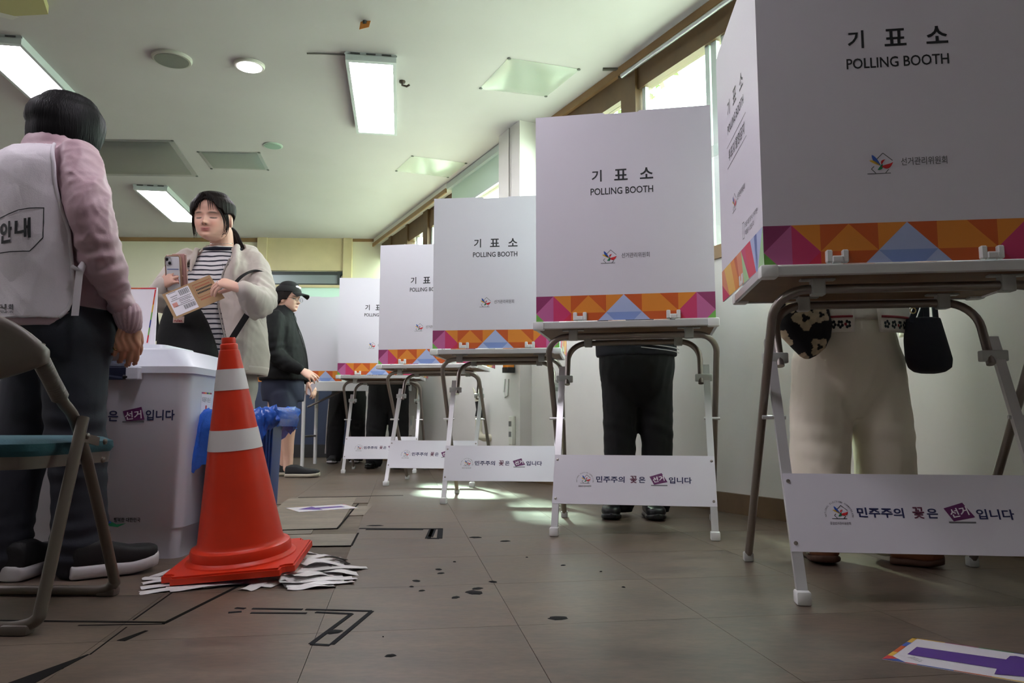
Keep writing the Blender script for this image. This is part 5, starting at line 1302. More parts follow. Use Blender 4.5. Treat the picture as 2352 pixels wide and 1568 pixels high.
def low_g(t):
    a = abs((t + PI) % (2 * PI) - PI); return .86 if a < .35 else (.86 + (-.02 - .86) * min(1, (a - .35) / .5) if a < 1.0 else -.04 - .24 * min(1, (a - 1.0) / 1.6))
hair_cap(gc, gH, gf, gu, low_g, lambda t, z: .10 + .085 * math.exp(-((z - .38) / .34) ** 2) - .06 * max(0, .08 - z) / .3, top=1.11, groove=.008).build('hair', M_hair, g, smooth='all')
rr_, ff_, uu_ = frame(gf, gu); st = []
for k in range(14):
    t = random.uniform(.7, 1.3); z0 = low_g(t) + .12; R0 = .46
    b = gc + (rr_ * math.sin(t) * R0 + ff_ * math.cos(t) * (R0 + (.03 if math.cos(t) > 0 else .12)) + uu_ * z0) * gH
    o = (rr_ * math.sin(t) + ff_ * math.cos(t)); st.append([b, b + o * .004 - uu_ * .02, b - o * .006 - uu_ * random.uniform(.035, .055)])
strands(st, .0045, M_hair, 'hair_ends', g, 5)
# vest
def solve_edge(tab):
    D_ = Decal(TG, .014, .3, PI, .72, 1.33); zs, ts = [], []
    for v, u in tab: t, z = D_.tz(u, v); zs.append(z); ts.append(t)
    o = np.argsort(zs); zs = np.array(zs)[o]; ts = np.array(ts)[o]; return lambda z: float(np.interp(z, zs, ts))
edge = solve_edge([(338, 122), (380, 124), (430, 128), (480, 140), (530, 157), (600, 164), (680, 166), (712, 154), (732, 132), (746, 105), (754, 70)])
M_vest = mat('white_vest', s2l(214, 206, 214), .6, bump=.10, bscale=300)
vb = fuse([TG.shell(edge, lambda z: 5.1, .752, 1.288, .013, .007, 48, 34)], .0045, 2); wrinkle(vb, .009, 10, 11, (1, 1, .6)); wrinkle(vb, .003, 26, 12); VEST = BVHTree.FromPolygons([v.co.copy() for v in vb.vertices], [tuple(p.vertices) for p in vb.polygons]); finish(vb, 'vest_back', M_vest, g)
pip = MB(); zz = [.757 + (1.288 - .757) * i / 40 for i in range(41)]; pip.tube([TG.P(edge(z), z, .018) for z in zz], .0055, 8).build('piping', M_vest, g, smooth='all')
TF = Torso([(.655, -1.395, 2.37, .178, .165, 2.3), (.80, -1.42, 2.345, .18, .158, 2.3), (1.0, -1.455, 2.33, .188, .150, 2.3), (1.2, -1.49, 2.325, .188, .130, 2.4), (1.30, -1.47, 2.335, .13, .105, 2.)], yawg)
fe = lambda z: float(np.interp(z, [.655, .69, .74, .9, 1.05, 1.2, 1.3], [.70, .95, 1.1, 1.25, 1.25, 1.0, .9]))
vf = TF.shell(lambda z: -1.2, fe, .66, 1.29, .006, .005, 40, 30).build('vest_front', M_vest, g, smooth='all')
MB().tube([TF.P(fe(z), z, .009) for z in [.66 + .63 * i / 30 for i in range(31)]], .005, 8).build('piping', M_vest, g, smooth='all')
kn = at(184, 622, 2.17)
MB().tube([at(166, 612, 2.17), kn, at(200, 590, 2.2)], [.006, .013, .006], 8).build('tie_knot', M_vest, g, smooth='all')
MB().grid([[kn + V3(dx - .006 * i / 6, -.004, -.022 * i) for dx in (-.010, 0, .012)] for i in range(7)]).build('tie_ribbon', M_vest, g, smooth='all')
DV = Decal(TG, .0215, 1.75, 4.5, .70, 1.32, 110, 80)
q = MB(); DV.text(q, '안', 11, 533, 28, 50, .03, .2, .004); DV.text(q, '내', 50, 523, 38, 47, .03, .08, .004)
DV.line(q, [(-40, 520), (10, 494), (40, 481), (65, 477), (101, 476)], 2.4, .004); DV.line(q, [(100, 476), (98, 545)], 2.4, .004); DV.line(q, [(98, 545), (66, 576)], 2.4, .004); DV.line(q, [(66, 576), (20, 578), (-40, 588)], 2.4, .004)
DV.text(q, '원회', 15, 705, 28, 14, .02, 0, .004); DV.text(q, 'MISSION', 13, 716, 32, 5, .01, 0, .004)
for i_, p_ in enumerate(q.v):
    hit = VEST.find_nearest(p_)
    if hit[0] is not None and hit[3] < .03: q.v[i_] = hit[0] + (p_ - hit[0]).normalized() * .0016
q.build('vest_print', M_ink, g, fixn=False, kind='stuff')
# jeans and shoes
M_jean = mat('dark_denim', s2l(36, 39, 49), .8, var=.25, vscale=6, bump=.1, bscale=400)
hr, hl = V3(-1.335, 2.30, .70), V3(-1.475, 2.36, .70)
ar_, al_ = V3(-1.285, 2.315, .055), V3(-1.500, 2.275, .055)
TJ = Torso([(.64, -1.405, 2.33, .165, .13, 2.4), (.72, -1.405, 2.33, .185, .145, 2.4), (.80, -1.41, 2.33, .17, .13, 2.2)], yawg)
jn = fuse([TJ.mesh(), limb([hr, V3(-1.318, 2.30, .45), V3(-1.30, 2.31, .25), ar_], [.098, .086, .078, .080], 20), limb([hl, V3(-1.49, 2.34, .45), V3(-1.505, 2.30, .25), al_], [.098, .086, .08, .08], 20)], .008, 5)
wrinkle(jn, .008, 12, 5, (1, 1, .5)); bend_folds(jn, (-1.31, 2.30, .40), (0, 0, 1), .005, .06, .12, 1); bend_folds(jn, (-1.29, 2.31, .10), (0, 0, 1), .007, .045, .08, 2); bend_folds(jn, (-1.50, 2.3, .10), (0, 0, 1), .007, .045, .08, 3)
finish(jn, 'jeans', M_jean, g)
M_shoeb = mat('black_mesh_shoe', s2l(24, 24, 26), .7, bump=.2, bscale=500); M_solew = mat('white_sole', s2l(206, 202, 206), .5)
for hl_, to_, nm in ((gp(150, 1335) + V3(0, .02, 0), gp(326, 1312), 'r'), (gp(22, 1338), gp(128, 1300), 'l')):
    d = (to_ - hl_).normalized(); to2 = hl_ + d * .235
    u1, s1 = shoe_mesh(hl_, to2, .098, .070, sole=.046, toe_up=.016)
    so = fuse([s1], .005, 3); s_o = finish(so, 'sole', M_solew, g); uo = fuse([u1], .005, 3); finish(uo, 'shoe_upper', M_shoeb, g)

# ================================================================ the girl with the envelope
gl = person('young woman in a striped shirt and beige hoodie holding a phone and a brown envelope', (-1.41, 3.62, 0))
yl = math.atan2(-.04, -1)
TS = Torso([(.70, -1.40, 3.63, .183, .14, 2.2), (.78, -1.405, 3.63, .18, .14, 2.2), (.95, -1.415, 3.63, .172, .132, 2.2), (1.1, -1.42, 3.63, .178, .128, 2.3), (1.19, -1.42, 3.63, .17, .11, 2.3), (1.245, -1.415, 3.635, .13, .09, 2.1), (1.285, -1.412, 3.635, .088, .080, 2.), (1.30, -1.412, 3.635, .078, .074, 2.)], yl)
sh = fuse([TS.mesh(0)], .006, 4); wrinkle(sh, .010, 11, 21, (1, 1, .8))
m = mat('striped_jersey', (1, 1, 1), .75, bump=.05, bscale=300); nt = m.node_tree; tc = nt.nodes.new('ShaderNodeTexCoord'); sp_ = nt.nodes.new('ShaderNodeSeparateXYZ'); nz = nt.nodes.new('ShaderNodeTexNoise'); nz.inputs['Scale'].default_value = 9
nt.links.new(tc.outputs['Object'], sp_.inputs[0]); nt.links.new(tc.outputs['Object'], nz.inputs['Vector'])
mm = nt.nodes.new('ShaderNodeMath'); mm.operation = 'MULTIPLY_ADD'; mm.inputs[1].default_value = .022; nt.links.new(nz.outputs['Fac'], mm.inputs[0]); nt.links.new(sp_.outputs['Z'], mm.inputs[2])
fr = nt.nodes.new('ShaderNodeMath'); fr.operation = 'WRAP'; fr.inputs[1].default_value = .0235; fr.inputs[2].default_value = 0; nt.links.new(mm.outputs[0], fr.inputs[0])
gt = nt.nodes.new('ShaderNodeMath'); gt.operation = 'LESS_THAN'; gt.inputs[1].default_value = .0075; nt.links.new(fr.outputs[0], gt.inputs[0])
mxx = nt.nodes.new('ShaderNodeMix'); mxx.data_type = 'RGBA'; mxx.inputs[6].default_value = (*s2l(222, 218, 220), 1); mxx.inputs[7].default_value = (*s2l(26, 28, 44), 1); nt.links.new(gt.outputs[0], mxx.inputs[0]); nt.links.new(mxx.outputs[2], nt.nodes['Principled BSDF'].inputs['Base Color'])
finish(sh, 'striped_shirt', m, gl)
M_nav = mat('navy_rib', s2l(24, 28, 46), .8)
MB().tube([V3(-1.412, 3.635, 0) + TS.r * .084 * math.sin(t) + TS.f * .082 * math.cos(t) + V3(0, 0, 1.292 - .014 * math.cos(t)) for t in [2 * PI * k / 32 for k in range(33)]], .0085, 8).build('neckband', M_nav, gl, smooth='all')
DS = Decal(TS, .004, -1.2, 1.2, .9, 1.25); q = MB(); DS.text(q, 'MF', 516, 610, 10, 8, .0, .0, .006); q.build('chest_print', M_ink, gl, fixn=False)
# hoodie
TJk = Torso([(.675, -1.40, 3.635, .205, .165, 2.2), (.715, -1.40, 3.635, .212, .17, 2.2), (.80, -1.405, 3.635, .215, .168, 2.2), (.95, -1.41, 3.635, .205, .155, 2.2), (1.1, -1.415, 3.635, .200, .148, 2.3), (1.19, -1.42, 3.635, .187, .128, 2.3), (1.245, -1.415, 3.64, .145, .105, 2.1), (1.285, -1.412, 3.64, .105, .092, 2.)], yl)
lop = lambda z: float(np.interp(z, [.65, .8, 1.0, 1.15, 1.28], [-.40, -.42, -.22, -.30, -.62]))       # left edge of the opening
rop = lambda z: float(np.interp(z, [.65, .8, 1.0, 1.15, 1.28], [1.0, .95, .80, .62, .70]))
la = [at(572, 602, 3.64), at(594, 640, 3.60), at(597, 690, 3.50), at(585, 690, 3.37), at(566, 670, 3.285)]; lr_ = [.074, .076, .080, .068, .046]
ra = [at(428, 602, 3.64), at(396, 640, 3.58), at(364, 690, 3.47), at(362, 680, 3.42), at(371, 662, 3.40)]; rr2 = [.070, .070, .064, .058, .044]
hood = Torso([(1.23, -1.405, 3.69, .15, .11, 2.), (1.27, -1.405, 3.70, .145, .105, 2.), (1.315, -1.405, 3.70, .125, .085, 2.), (1.335, -1.405, 3.70, .10, .06, 2.)], yl)
hd = fuse([TJk.shell(rop, lambda z: 2 * PI + lop(z), .685, 1.285, .0, .016, 56, 30), limb(la, lr_, 20), limb(ra, rr2, 20), hood.shell(.95, 2 * PI - .85, 1.235, 1.33, -.02, .03, 40, 8), limb([at(545, 566, 3.56), at(538, 600, 3.50), at(534, 640, 3.49)], [.022, .020, .012], 12), limb([at(452, 572, 3.57), at(446, 592, 3.54), at(438, 622, 3.52)], [.014, .014, .010], 12)], .0065, 4)
wrinkle(hd, .016, 12, 31, (1, 1, .55)); wrinkle(hd, .006, 30, 32, (1, 1, .6))
for p_, ax, am in ((at(597, 690, 3.5), (-.4, -.3, -.6), .006), (at(575, 680, 3.38), (-.8, 0, .3), .006), (at(362, 690, 3.46), (.3, 0, 1), .005)): bend_folds(hd, p_, ax, am, .045, .10, am * 700)
M_beige = mat('beige_fleece', s2l(196, 184, 176), .85, sheen=.15, bump=.08, bscale=300)
finish(hd, 'hoodie', M_beige, gl)
TJk.shell(lambda z: rop(.66), lambda z: 2 * PI + lop(.66), .676, .715, -.006, .018, 56, 4).build('waistband', M_beige, gl, smooth='all')
for pp, rdd in ((la, .047), (ra, .045)):
    d = (pp[-1] - pp[-2]).normalized(); limb([pp[-1] - d * .012, pp[-1] + d * .020], [rdd, rdd * .86], 18).build('cuff', M_beige, gl, smooth='all')
MB().tube([TJk.P(lop(z), z, .012) for z in [.69 + .53 * i / 20 for i in range(21)]], .004, 6).build('zip', mat('zip_tape', s2l(150, 142, 136), .6), gl, smooth='all')
# body
lc = V3(-1.436, 3.570, 1.322); lH = .222; lf = V3(-.03, -1, -.12); lu = V3(.0, -.06, 1)
wl_ = at(552, 663, 3.252); wr_ = at(369, 655, 3.395)
bp_ = [head_mesh(lc, lH, lf, lu, 1.10, 96, 84, 1.15), ear_mesh(lc, lH, lf, lu, -1, 1.1), ear_mesh(lc, lH, lf, lu, 1, 1.1), limb([lc + V3(.02, .04, .05), V3(-1.415, 3.63, 1.30), V3(-1.412, 3.64, 1.2)], [.054, .055, .085], 20), limb([V3(-1.41, 3.64, 1.2), V3(-1.41, 3.64, .8)], [.09, .10], 14),
       limb([V3(-1.41, 3.64, 1.2)] + la + [wl_], [.06, .04, .04, .038, .034, .028, .024], 12), limb([V3(-1.41, 3.64, 1.2)] + ra + [wr_], [.06, .04, .04, .038, .034, .028, .024], 12)]
bp_ += hand(wl_, (-.86, -.20, .30), (.25, -.50, .83), .95, [(.75, .35, .2), (.85, .4, .2), (.95, .4, .2), (1.0, .45, .25)], .22, (.15, .9, -.9), .2, 1); LF = list(FIN)
bp_ += hand(wr_, (.72, -.42, .34), (-.42, -.86, .10), .92, [(.25, .35, .2), (.3, .4, .25), (.35, .45, .3), (.4, .5, .3)], .12, (.5, .9, -.6), .2, -1)
bl_ = fuse(bp_, .0031, 2, .4)
finish(bl_, 'body', M_skin, gl, skin_colour(lc, lH, lf, lu, s2l(226, 178, 158), s2l(186, 98, 98), blush=.4))
finger_ring(LF[1], .0092, mat('silver', (.7, .7, .7), .2, metal=1), gl, .5); finger_ring(LF[0], .0090, mat('silver', (.7, .7, .7), .2, metal=1), gl, .45)
MB().tube([V3(-1.412, 3.63, 0) + TS.r * .057 * math.sin(t) + TS.f * .062 * math.cos(t) + V3(0, 0, 1.322 - .018 * math.cos(t)) for t in [-1.3 + 2.6 * k / 24 for k in range(25)]], .0011, 6).build('necklace', mat('silver', (.7, .7, .7), .2, metal=1), gl, smooth='all')
def low_l(t):      # parted fringe: open over the forehead, long at the sides
    a = (t + PI) % (2 * PI) - PI; b = abs(a + .08)
    if b < .16: return .84
    b += .05 * math.sin(t * 17) * (b < 1.6)
    if b < .95: return .84 + (.52 - .84) * ((b - .16) / .79) ** .9
    if b < 1.75: return .52 + .03 * math.sin((b - .95) * 4)
    return .53 - .25 * min(1, (b - 1.75) / .7)
hair_cap(lc, lH, lf, lu, low_l, lambda t, z: .045 + .03 * math.exp(-((z - .7) / .3) ** 2), wide=1.09, top=1.06, groove=.007, n=84).build('hair', M_hair2, gl, smooth='all')
rr_, ff_, uu_ = frame(lf, lu); st = []
def hp(x, y, z): return lc + (rr_ * x + ff_ * y + uu_ * z) * lH
for sg in (-1, 1):          # side locks framing the face
    for k in range(9):
        o = random.uniform(-.02, .02); e = random.uniform(-.03, .03)
        st.append([hp(sg * (.05 + .01 * k), .36 - .004 * k, .98 - .01 * k), hp(sg * (.22 + .012 * k + o), .40 - .02 * k, .74), hp(sg * (.33 + .006 * k), .26 - .022 * k + e, .46), hp(sg * (.35 + o), .22 - .02 * k + e, .22 - .02 * (k % 4)), hp(sg * (.33 + 2 * o - (.05 if sg < 0 else 0)), .20 - .01 * k, .02 + .12 * random.random())])
for k in (0, 1, 2, 6, 7, 8):           # thin fringe
    x = -.16 + .04 * k; st.append([hp(x * .4, .38, .96), hp(x, .43, .76), hp(x * 1.25 + .02 * math.sin(k * 3), .45, .58)])
strands(st, .0030, M_hair2, 'side_locks', gl, 5)
st = []
for k in range(34):
    a = random.random() * 2 * PI; r0 = .10 * random.random() ** .5; x0, z0 = r0 * math.cos(a), r0 * math.sin(a)
    st.append([hp(-.14 + x0 * .5, -.36, .36 + z0 * .5), hp(-.24 + x0, -.44, .22 + z0), hp(-.36 + x0 * 1.2, -.40, .0 + z0), hp(-.50 + x0 * 1.5 , -.32, -.22 - .1 * random.random())])
strands(st, .0095, M_hair2, 'ponytail', gl, 6)
# trousers and shoes
TT = Torso([(.56, -1.40, 3.64, .165, .13, 2.3), (.64, -1.40, 3.64, .175, .135, 2.3), (.74, -1.40, 3.64, .16, .12, 2.2)], yl)
tr_ = fuse([TT.mesh(), limb([V3(-1.47, 3.63, .64), V3(-1.48, 3.62, .35), V3(-1.48, 3.63, .06)], [.095, .088, .085], 16), limb([V3(-1.33, 3.63, .64), V3(-1.31, 3.63, .35), V3(-1.305, 3.64, .06)], [.095, .088, .085], 16)], .010, 4); wrinkle(tr_, .008, 11, 41)
finish(tr_, 'trousers', mat('grey_trousers', s2l(170, 164, 156), .85), gl)
for x in (-1.48, -1.305):
    u1, s1 = shoe_mesh((x, 3.72, 0), (x - .03, 3.49, 0)); finish(fuse([u1, s1], .008, 2), 'shoe', M_solew, gl)
# what she carries
ph_c = at(399, 628, 3.352); PR = V3(.93, -.22, -.05).normalized(); PU = V3(-.36, -.12, .92); PU = (PU - PR * PU.dot(PR)).normalized(); PN = PR.cross(PU)      # PN looks at the camera side
Mp = Matrix(((PR.x, PU.x, PN.x, ph_c.x), (PR.y, PU.y, PN.y, ph_c.y), (PR.z, PU.z, PN.z, ph_c.z), (0, 0, 0, 1)))
phn = thing('phone', 'smartphone in a clear case with two camera lenses held by the girl', 'phone', ph_c)
MB().rbox((-.037, -.078, -.005), (.037, .078, .004), .004, Mp).build('body', mat('phone_back', s2l(206, 204, 208), .2), phn, smooth=True)
MB().tube([Mp @ V3(x, y, 0) for x, y in ((-.038, -.07), (-.038, .07), (-.03, .079), (.03, .079), (.038, .07), (.038, -.07), (.03, -.079), (-.03, -.079), (-.038, -.07))], .0048, 8).build('case_rim', mat('case_bronze', s2l(150, 116, 96), .3, metal=.3), phn, smooth='all')
MB().rbox((-.034, .038, .004), (-.004, .073, .0065), .004, Mp).build('camera_plate', mat('camera_plate', s2l(176, 174, 178), .25), phn, smooth=True)
for x, y in ((-.026, .064), (-.013, .047)): MB().lathe([(.0072, 0), (.0072, .002), (.006, .0026)], (0, 0, 0), 18).xform(Mp @ Matrix.Translation((x, y, .006))).build('lens', mat('lens_black', s2l(20, 20, 26), .1), phn, smooth=True)
cpq = MB()
for k in range(5):
    for y0, y1 in ((-.022, -.006), (-.042, -.026)):
        x0 = -.012 + .008 * k + (.003 if y0 < -.03 else 0); cpq.poly([Mp @ V3(x0, y0 - .002 * abs(k - 2), .0047), Mp @ V3(x0 + .0055, y0 - .002 * abs(k - 2), .0047), Mp @ V3(x0 + .0045, y1, .0047), Mp @ V3(x0 + .001, y1, .0047)])
cpq.build('case_print', mat('coral_print', s2l(196, 110, 96), .5), phn, fixn=False)
MB().box((-.03, .018, .0042), (.03, .021, .0046), Mp).build('card_edge', mat('card_blue', s2l(60, 90, 150), .4), phn)
wlt = thing('card_wallet', 'dusty pink wallet pressed behind the phone of the girl', 'wallet', ph_c - PN * .014)
MB().rbox((-.012, -.075, -.022), (.055, .088, -.0065), .004, Mp).build('cover', mat('pink_leather', s2l(176, 130, 124), .5), wlt, smooth=True)
MB().rbox((.054, -.07, -.019), (.058, .083, -.0095), .001, Mp).build('page_edge', mat('wallet_edge', s2l(140, 96, 92), .5), wlt)
EY = 3.262
ec = [at(u, v, EY + dy) for u, v, dy in ((372, 676, .0), (481, 631, .02), (516, 684, .02), (401, 733, .0))]
en = (ec[1] - ec[0]).cross(ec[3] - ec[0]).normalized(); en = en if en.y < 0 else -en
env = thing('envelope', 'brown envelope with a white address label held by the girl', 'envelope', sum(ec, Vector()) / 4)
MB().prism(ec, -en * .0025).build('paper', mat('kraft_paper', s2l(176, 142, 104), .75, var=.05, vscale=20), env)
Ex = (ec[1] - ec[0]); Ey = (ec[3] - ec[0])
def ep(a, b, l=.0006): return ec[0] + Ex * a + Ey * b + en * l
def eq(mb, a0, b0, a1, b1, l=.0008): mb.poly([ep(a0, b0, l), ep(a1, b0, l), ep(a1, b1, l), ep(a0, b1, l)])
q = MB(); eq(q, .06, .06, .53, .93); q.build('label', M_white, env, fixn=False)
q = MB()
for k in range(16): eq(q, .31 + .0125 * k, .10, .31 + .0125 * k + (.004 if k % 3 else .008), .30, .0012)
for k in range(20): eq(q, .28 + .012 * k, .66, .28 + .012 * k + (.004 if k % 4 else .008), .82, .0012)
for b0, a0, a1 in ((.08, .10, .26), (.22, .12, .26), (.30, .13, .22), (.36, .10, .5), (.42, .25, .48), (.47, .25, .5), (.54, .25, .44), (.60, .12, .5)):
    x = a0
    while x < a1: eq(q, x, b0, x + .012, b0 + .022, .0012); x += .018
q.build('label_print', M_ink, env, fixn=False)
q = MB(); eq(q, .09, .46, .19, .62, .0012); q.build('stamp', mat('stamp_pink', s2l(216, 150, 140), .6), env, fixn=False)
q = MB()
for a, b in (((.60, .12), (.97, .13)), ((.60, .62), (.97, .63)), ((.60, .12), (.605, .63)), ((.965, .12), (.97, .63))): eq(q, a[0], a[1], b[0], b[1] + .008, .0008)
for b0 in (.22, .70):
    x = .63
    while x < .93: eq(q, x, b0, x + .018, b0 + .05, .0008); x += .026
q.build('red_print', mat('red_stamp', s2l(170, 84, 60), .6), env, fixn=False)
q = MB()
for b0 in (.32, .44):
    x = .63
    while x < .94: eq(q, x, b0, x + .02, b0 + .06, .0008); x += .028
q.build('dark_print', M_ink, env, fixn=False)
# black bag
M_blackcloth = mat('black_canvas', s2l(16, 16, 18), .85, bump=.1, bscale=250)
bag = thing('tote_bag', 'large black cloth bag hanging in front of the girl', 'bag', at(430, 815, 3.42))
def bagring(v, u0, u1, dep, yc):
    a, b = at(u0, v, yc), at(u1, v, yc); c = (a + b) / 2; hw_ = (b - a).length / 2; return [c + V3(hw_ * math.copysign(abs(math.cos(t)) ** .7, math.cos(t)), dep * math.sin(t), 0) for t in [2 * PI * k / 28 for k in range(28)]]
bb = fuse([rloft([bagring(v, u0, u1, dp, 3.40) for v, u0, u1, dp in ((688, 392, 440, .03), (710, 378, 462, .05), (740, 368, 478, .06), (775, 362, 492, .065), (810, 360, 503, .065), (850, 364, 505, .05), (868, 375, 495, .03))])], .006, 4); wrinkle(bb, .010, 12, 51, (1, 1, .5)); finish(bb, 'pouch', M_blackcloth, bag)
MB().tube([at(512, 812, 3.42), at(540, 766, 3.43), at(568, 722, 3.44)], .01, sq=(.028, .004), up=(0, 1, 0)).build('strap', M_blackcloth, bag)
MB().tube(smooth_path([at(538, 652, 3.46), at(556, 634, 3.47), at(580, 622, 3.515), at(600, 622, 3.535), at(611, 630, 3.57)]), .01, sq=(.022, .004), up=(0, -.6, .8)).build('strap', M_blackcloth, bag)
MB().tube([at(352, 690, 3.50), at(357, 740, 3.46), at(364, 780, 3.42)], .01, sq=(.03, .004), up=(0, 1, 0)).build('strap', M_blackcloth, bag)
tg_ = [at(u, v, 3.325) for u, v in ((398, 727), (423, 726), (422, 741), (397, 741))]; MB().prism(tg_, (0, .003, 0)).build('patch', mat('patch_cream', s2l(214, 186, 176), .7), bag)
add_text(MB(), 'rulez.', at(410, 736, 3.3235), (1, 0, 0), (0, 0, 1), width=.040, height=.013, bold=.03).build('patch_text', mat('patch_red', s2l(150, 50, 50), .7), bag, fixn=False)

# ================================================================ the man in the black cap
mn = person('man in a black cap, black windbreaker and navy shorts, walking in profile', (-1.9, 6.3, 0))
ym = math.radians(82)
TM = Torso([(.79, -1.905, 6.3, .20, .195, 2.3), (.85, -1.905, 6.3, .205, .20, 2.3), (1.0, -1.905, 6.3, .205, .185, 2.3), (1.15, -1.925, 6.3, .205, .165, 2.3), (1.27, -1.945, 6.3, .195, .135, 2.3), (1.335, -1.94, 6.3, .14, .105, 2.1), (1.38, -1.92, 6.3, .085, .085, 2.), (1.42, -1.91, 6.3, .075, .078, 2.)], ym)
mar = [at(632, 732, 6.12), at(628, 770, 6.08), at(632, 812, 6.08), at(662, 836, 6.08), at(688, 848, 6.07)]; mrr = [.082, .078, .072, .062, .046]
mal = [at(660, 732, 6.48), at(668, 800, 6.50), at(690, 850, 6.46), at(708, 872, 6.42)]
mj = fuse([TM.mesh(), limb(mar, mrr, 18), limb(mal, [.08, .075, .06, .045], 16)], .010, 4); wrinkle(mj, .016, 11, 61, (1, 1, .5)); wrinkle(mj, .006, 26, 62, (1, 1, .6)); bend_folds(mj, mar[2], (.5, 0, -1), .005, .06, .12, 4)
M_wind = mat('black_nylon', s2l(19, 21, 21), .75, spec=.25, bump=.06, bscale=200); finish(mj, 'windbreaker', M_wind, mn)
MB().tube([TM.P(.05, z, .004) for z in [.80 + .56 * i / 16 for i in range(17)]], .005, 6).build('zip', mat('zip_dark', s2l(50, 54, 54), .5), mn, smooth='all')
mc = V3(-1.895, 6.30, 1.375); mH = .232; mf = V3(.96, -.26, -.12); mu = V3(.08, 0, 1)
mw = at(692, 850, 6.065); mw2 = at(709, 876, 6.41)
mb_ = [head_mesh(mc, mH, mf, mu, 1.0, 64, 60, 1.25), ear_mesh(mc, mH, mf, mu, 1), limb([mc + V3(-.02, 0, .05), V3(-1.91, 6.3, 1.38), V3(-1.92, 6.3, 1.2)], [.06, .062, .09], 16), limb([V3(-1.92, 6.3, 1.2), V3(-1.9, 6.3, .5)], [.11, .12], 14), limb([V3(-1.92, 6.3, 1.2)] + mar + [mw], [.06, .05, .05, .045, .04, .032, .028], 12), limb([V3(-1.92, 6.3, 1.2)] + mal + [mw2], [.06, .05, .045, .036, .03, .027], 12),
       limb([V3(-1.885, 6.22, .62), at(665, 956, 6.20), at(660, 1003, 6.24), at(662, 1045, 6.27), at(661, 1075, 6.28)], [.080, .062, .058, .042, .038], 16), limb([V3(-1.93, 6.40, .62), at(656, 955, 6.42), at(650, 1000, 6.44), at(652, 1062, 6.44)], [.085, .065, .056, .042], 16),
       limb([at(662, 1075, 6.28), V3(-1.80, 6.30, .06), V3(-1.70, 6.30, .035)], [.042, .036, .028], 12), limb([at(652, 1062, 6.44), V3(-1.86, 6.46, .06), V3(-1.78, 6.46, .035)], [.042, .036, .028], 12)]
mb_ += hand(mw, (.78, -.05, -.42), (.25, -.75, .60), 1.0, [(.25, .4, .3), (.3, .45, .3), (.4, .5, .3), (.45, .55, .3)], .12, (.5, .8, -.4), .2, -1)
mb_ += hand(mw2, (.55, -.25, -.8), (.75, -.4, .5), 1.0, [(.4, .5, .3)] * 4, .06, (.4, .9, -.5), .2, 1)
bm_ = fuse(mb_, .0048, 2, .4); finish(bm_, 'body', M_skin, mn, skin_colour(mc, mH, mf, mu, s2l(228, 184, 162), s2l(196, 120, 112), eye_open=True, lash=False))
def low_m(t):
    a = abs((t + PI) % (2 * PI) - PI); return .80 if a < .7 else (.80 + (.38 - .80) * min(1, (a - .7) / .5) if a < 1.5 else .38 - .30 * min(1, (a - 1.5) / .9))
hair_cap(mc, mH, mf, mu, low_m, lambda t, z: .03 + .025 * math.exp(-((z - .35) / .25) ** 2), top=1.02, groove=.008).build('hair', M_hair2, mn, smooth='all')
cap = hair_cap(mc, mH, mf, mu, lambda t: .66 + .03 * math.cos(t), lambda t, z: .055, top=1.11, groove=.0, n=48)
cp = fuse([cap], .005, 2); M_cap = mat('black_cotton', s2l(18, 18, 20), .85); cap_o = finish(cp, 'cap', M_cap, mn)
rr_, ff_, uu_ = frame(mf, mu); P = []
for i in range(9):
    row = []
    for j in range(15):
        a = -1.05 + 2.1 * j / 14; e = i / 8; x = math.sin(a) * (.39 + .0 * e); y = .20 + math.cos(a) * (.25) + e * .34 * math.cos(a * .75); z = .69 - .05 * e - .16 * (abs(math.sin(a)) ** 2) * (.3 + .7 * e) + .02
        row.append(mc + (rr_ * x + ff_ * y + uu_ * z) * mH)
    P.append(row)
bmv = MB().grid(P); n_ = len(bmv.v); bmv2 = MB(); bmv2.grid(P); bmv2.grid([[p - uu_ * .006 for p in r] for r in P]); 
for k in range(14): bmv2.add([P[8][k], P[8][k + 1], P[8][k + 1] - uu_ * .006, P[8][k] - uu_ * .006], [(0, 1, 2, 3)])
bmv2.build('brim', M_cap, cap_o, smooth='all')
lg_ = mc + (rr_ * .17 + ff_ * .435 + uu_ * .87) * mH; ln_ = (ff_ * .85 + rr_ * .5 + uu_ * .25).normalized(); lr2 = (ff_ * .5 - rr_ * .86).normalized()
MB().prism([lg_ + ln_ * .004 + lr2 * x + uu_ * z for x, z in ((-.026, .006), (-.012, .012), (.004, .008), (.022, .004), (.026, -.010), (.016, -.013), (.002, -.004), (-.018, -.004))], ln_ * .006).build('cap_patch', M_white, cap_o)
M_wire = mat('glasses_wire', s2l(60, 60, 64), .3, metal=.6)
for sg in (1, -1):
    c_ = mc + (rr_ * sg * .155 + ff_ * .455 + uu_ * .45) * mH
    MB().tube([c_ + rr_ * .022 * math.cos(t) + uu_ * .017 * math.sin(t) for t in [2 * PI * k / 18 for k in range(19)]], .0011, 6).tube([c_ + rr_ * sg * .022, mc + (rr_ * sg * .365 + ff_ * .28 + uu_ * .46) * mH, mc + (rr_ * sg * .37 - ff_ * .04 + uu_ * .46) * mH], .0012, 6).build('glasses_frame', M_wire, mn, smooth='all')
MB().tube([mc + (rr_ * -.05 + ff_ * .46 + uu_ * .46) * mH, mc + (rr_ * .05 + ff_ * .46 + uu_ * .46) * mH], .0012, 6).build('glasses_bridge', M_wire, mn)
TSh = Torso([(.62, -1.90, 6.31, .18, .165, 2.3), (.72, -1.905, 6.31, .185, .175, 2.3), (.82, -1.905, 6.31, .18, .165, 2.2)], ym)
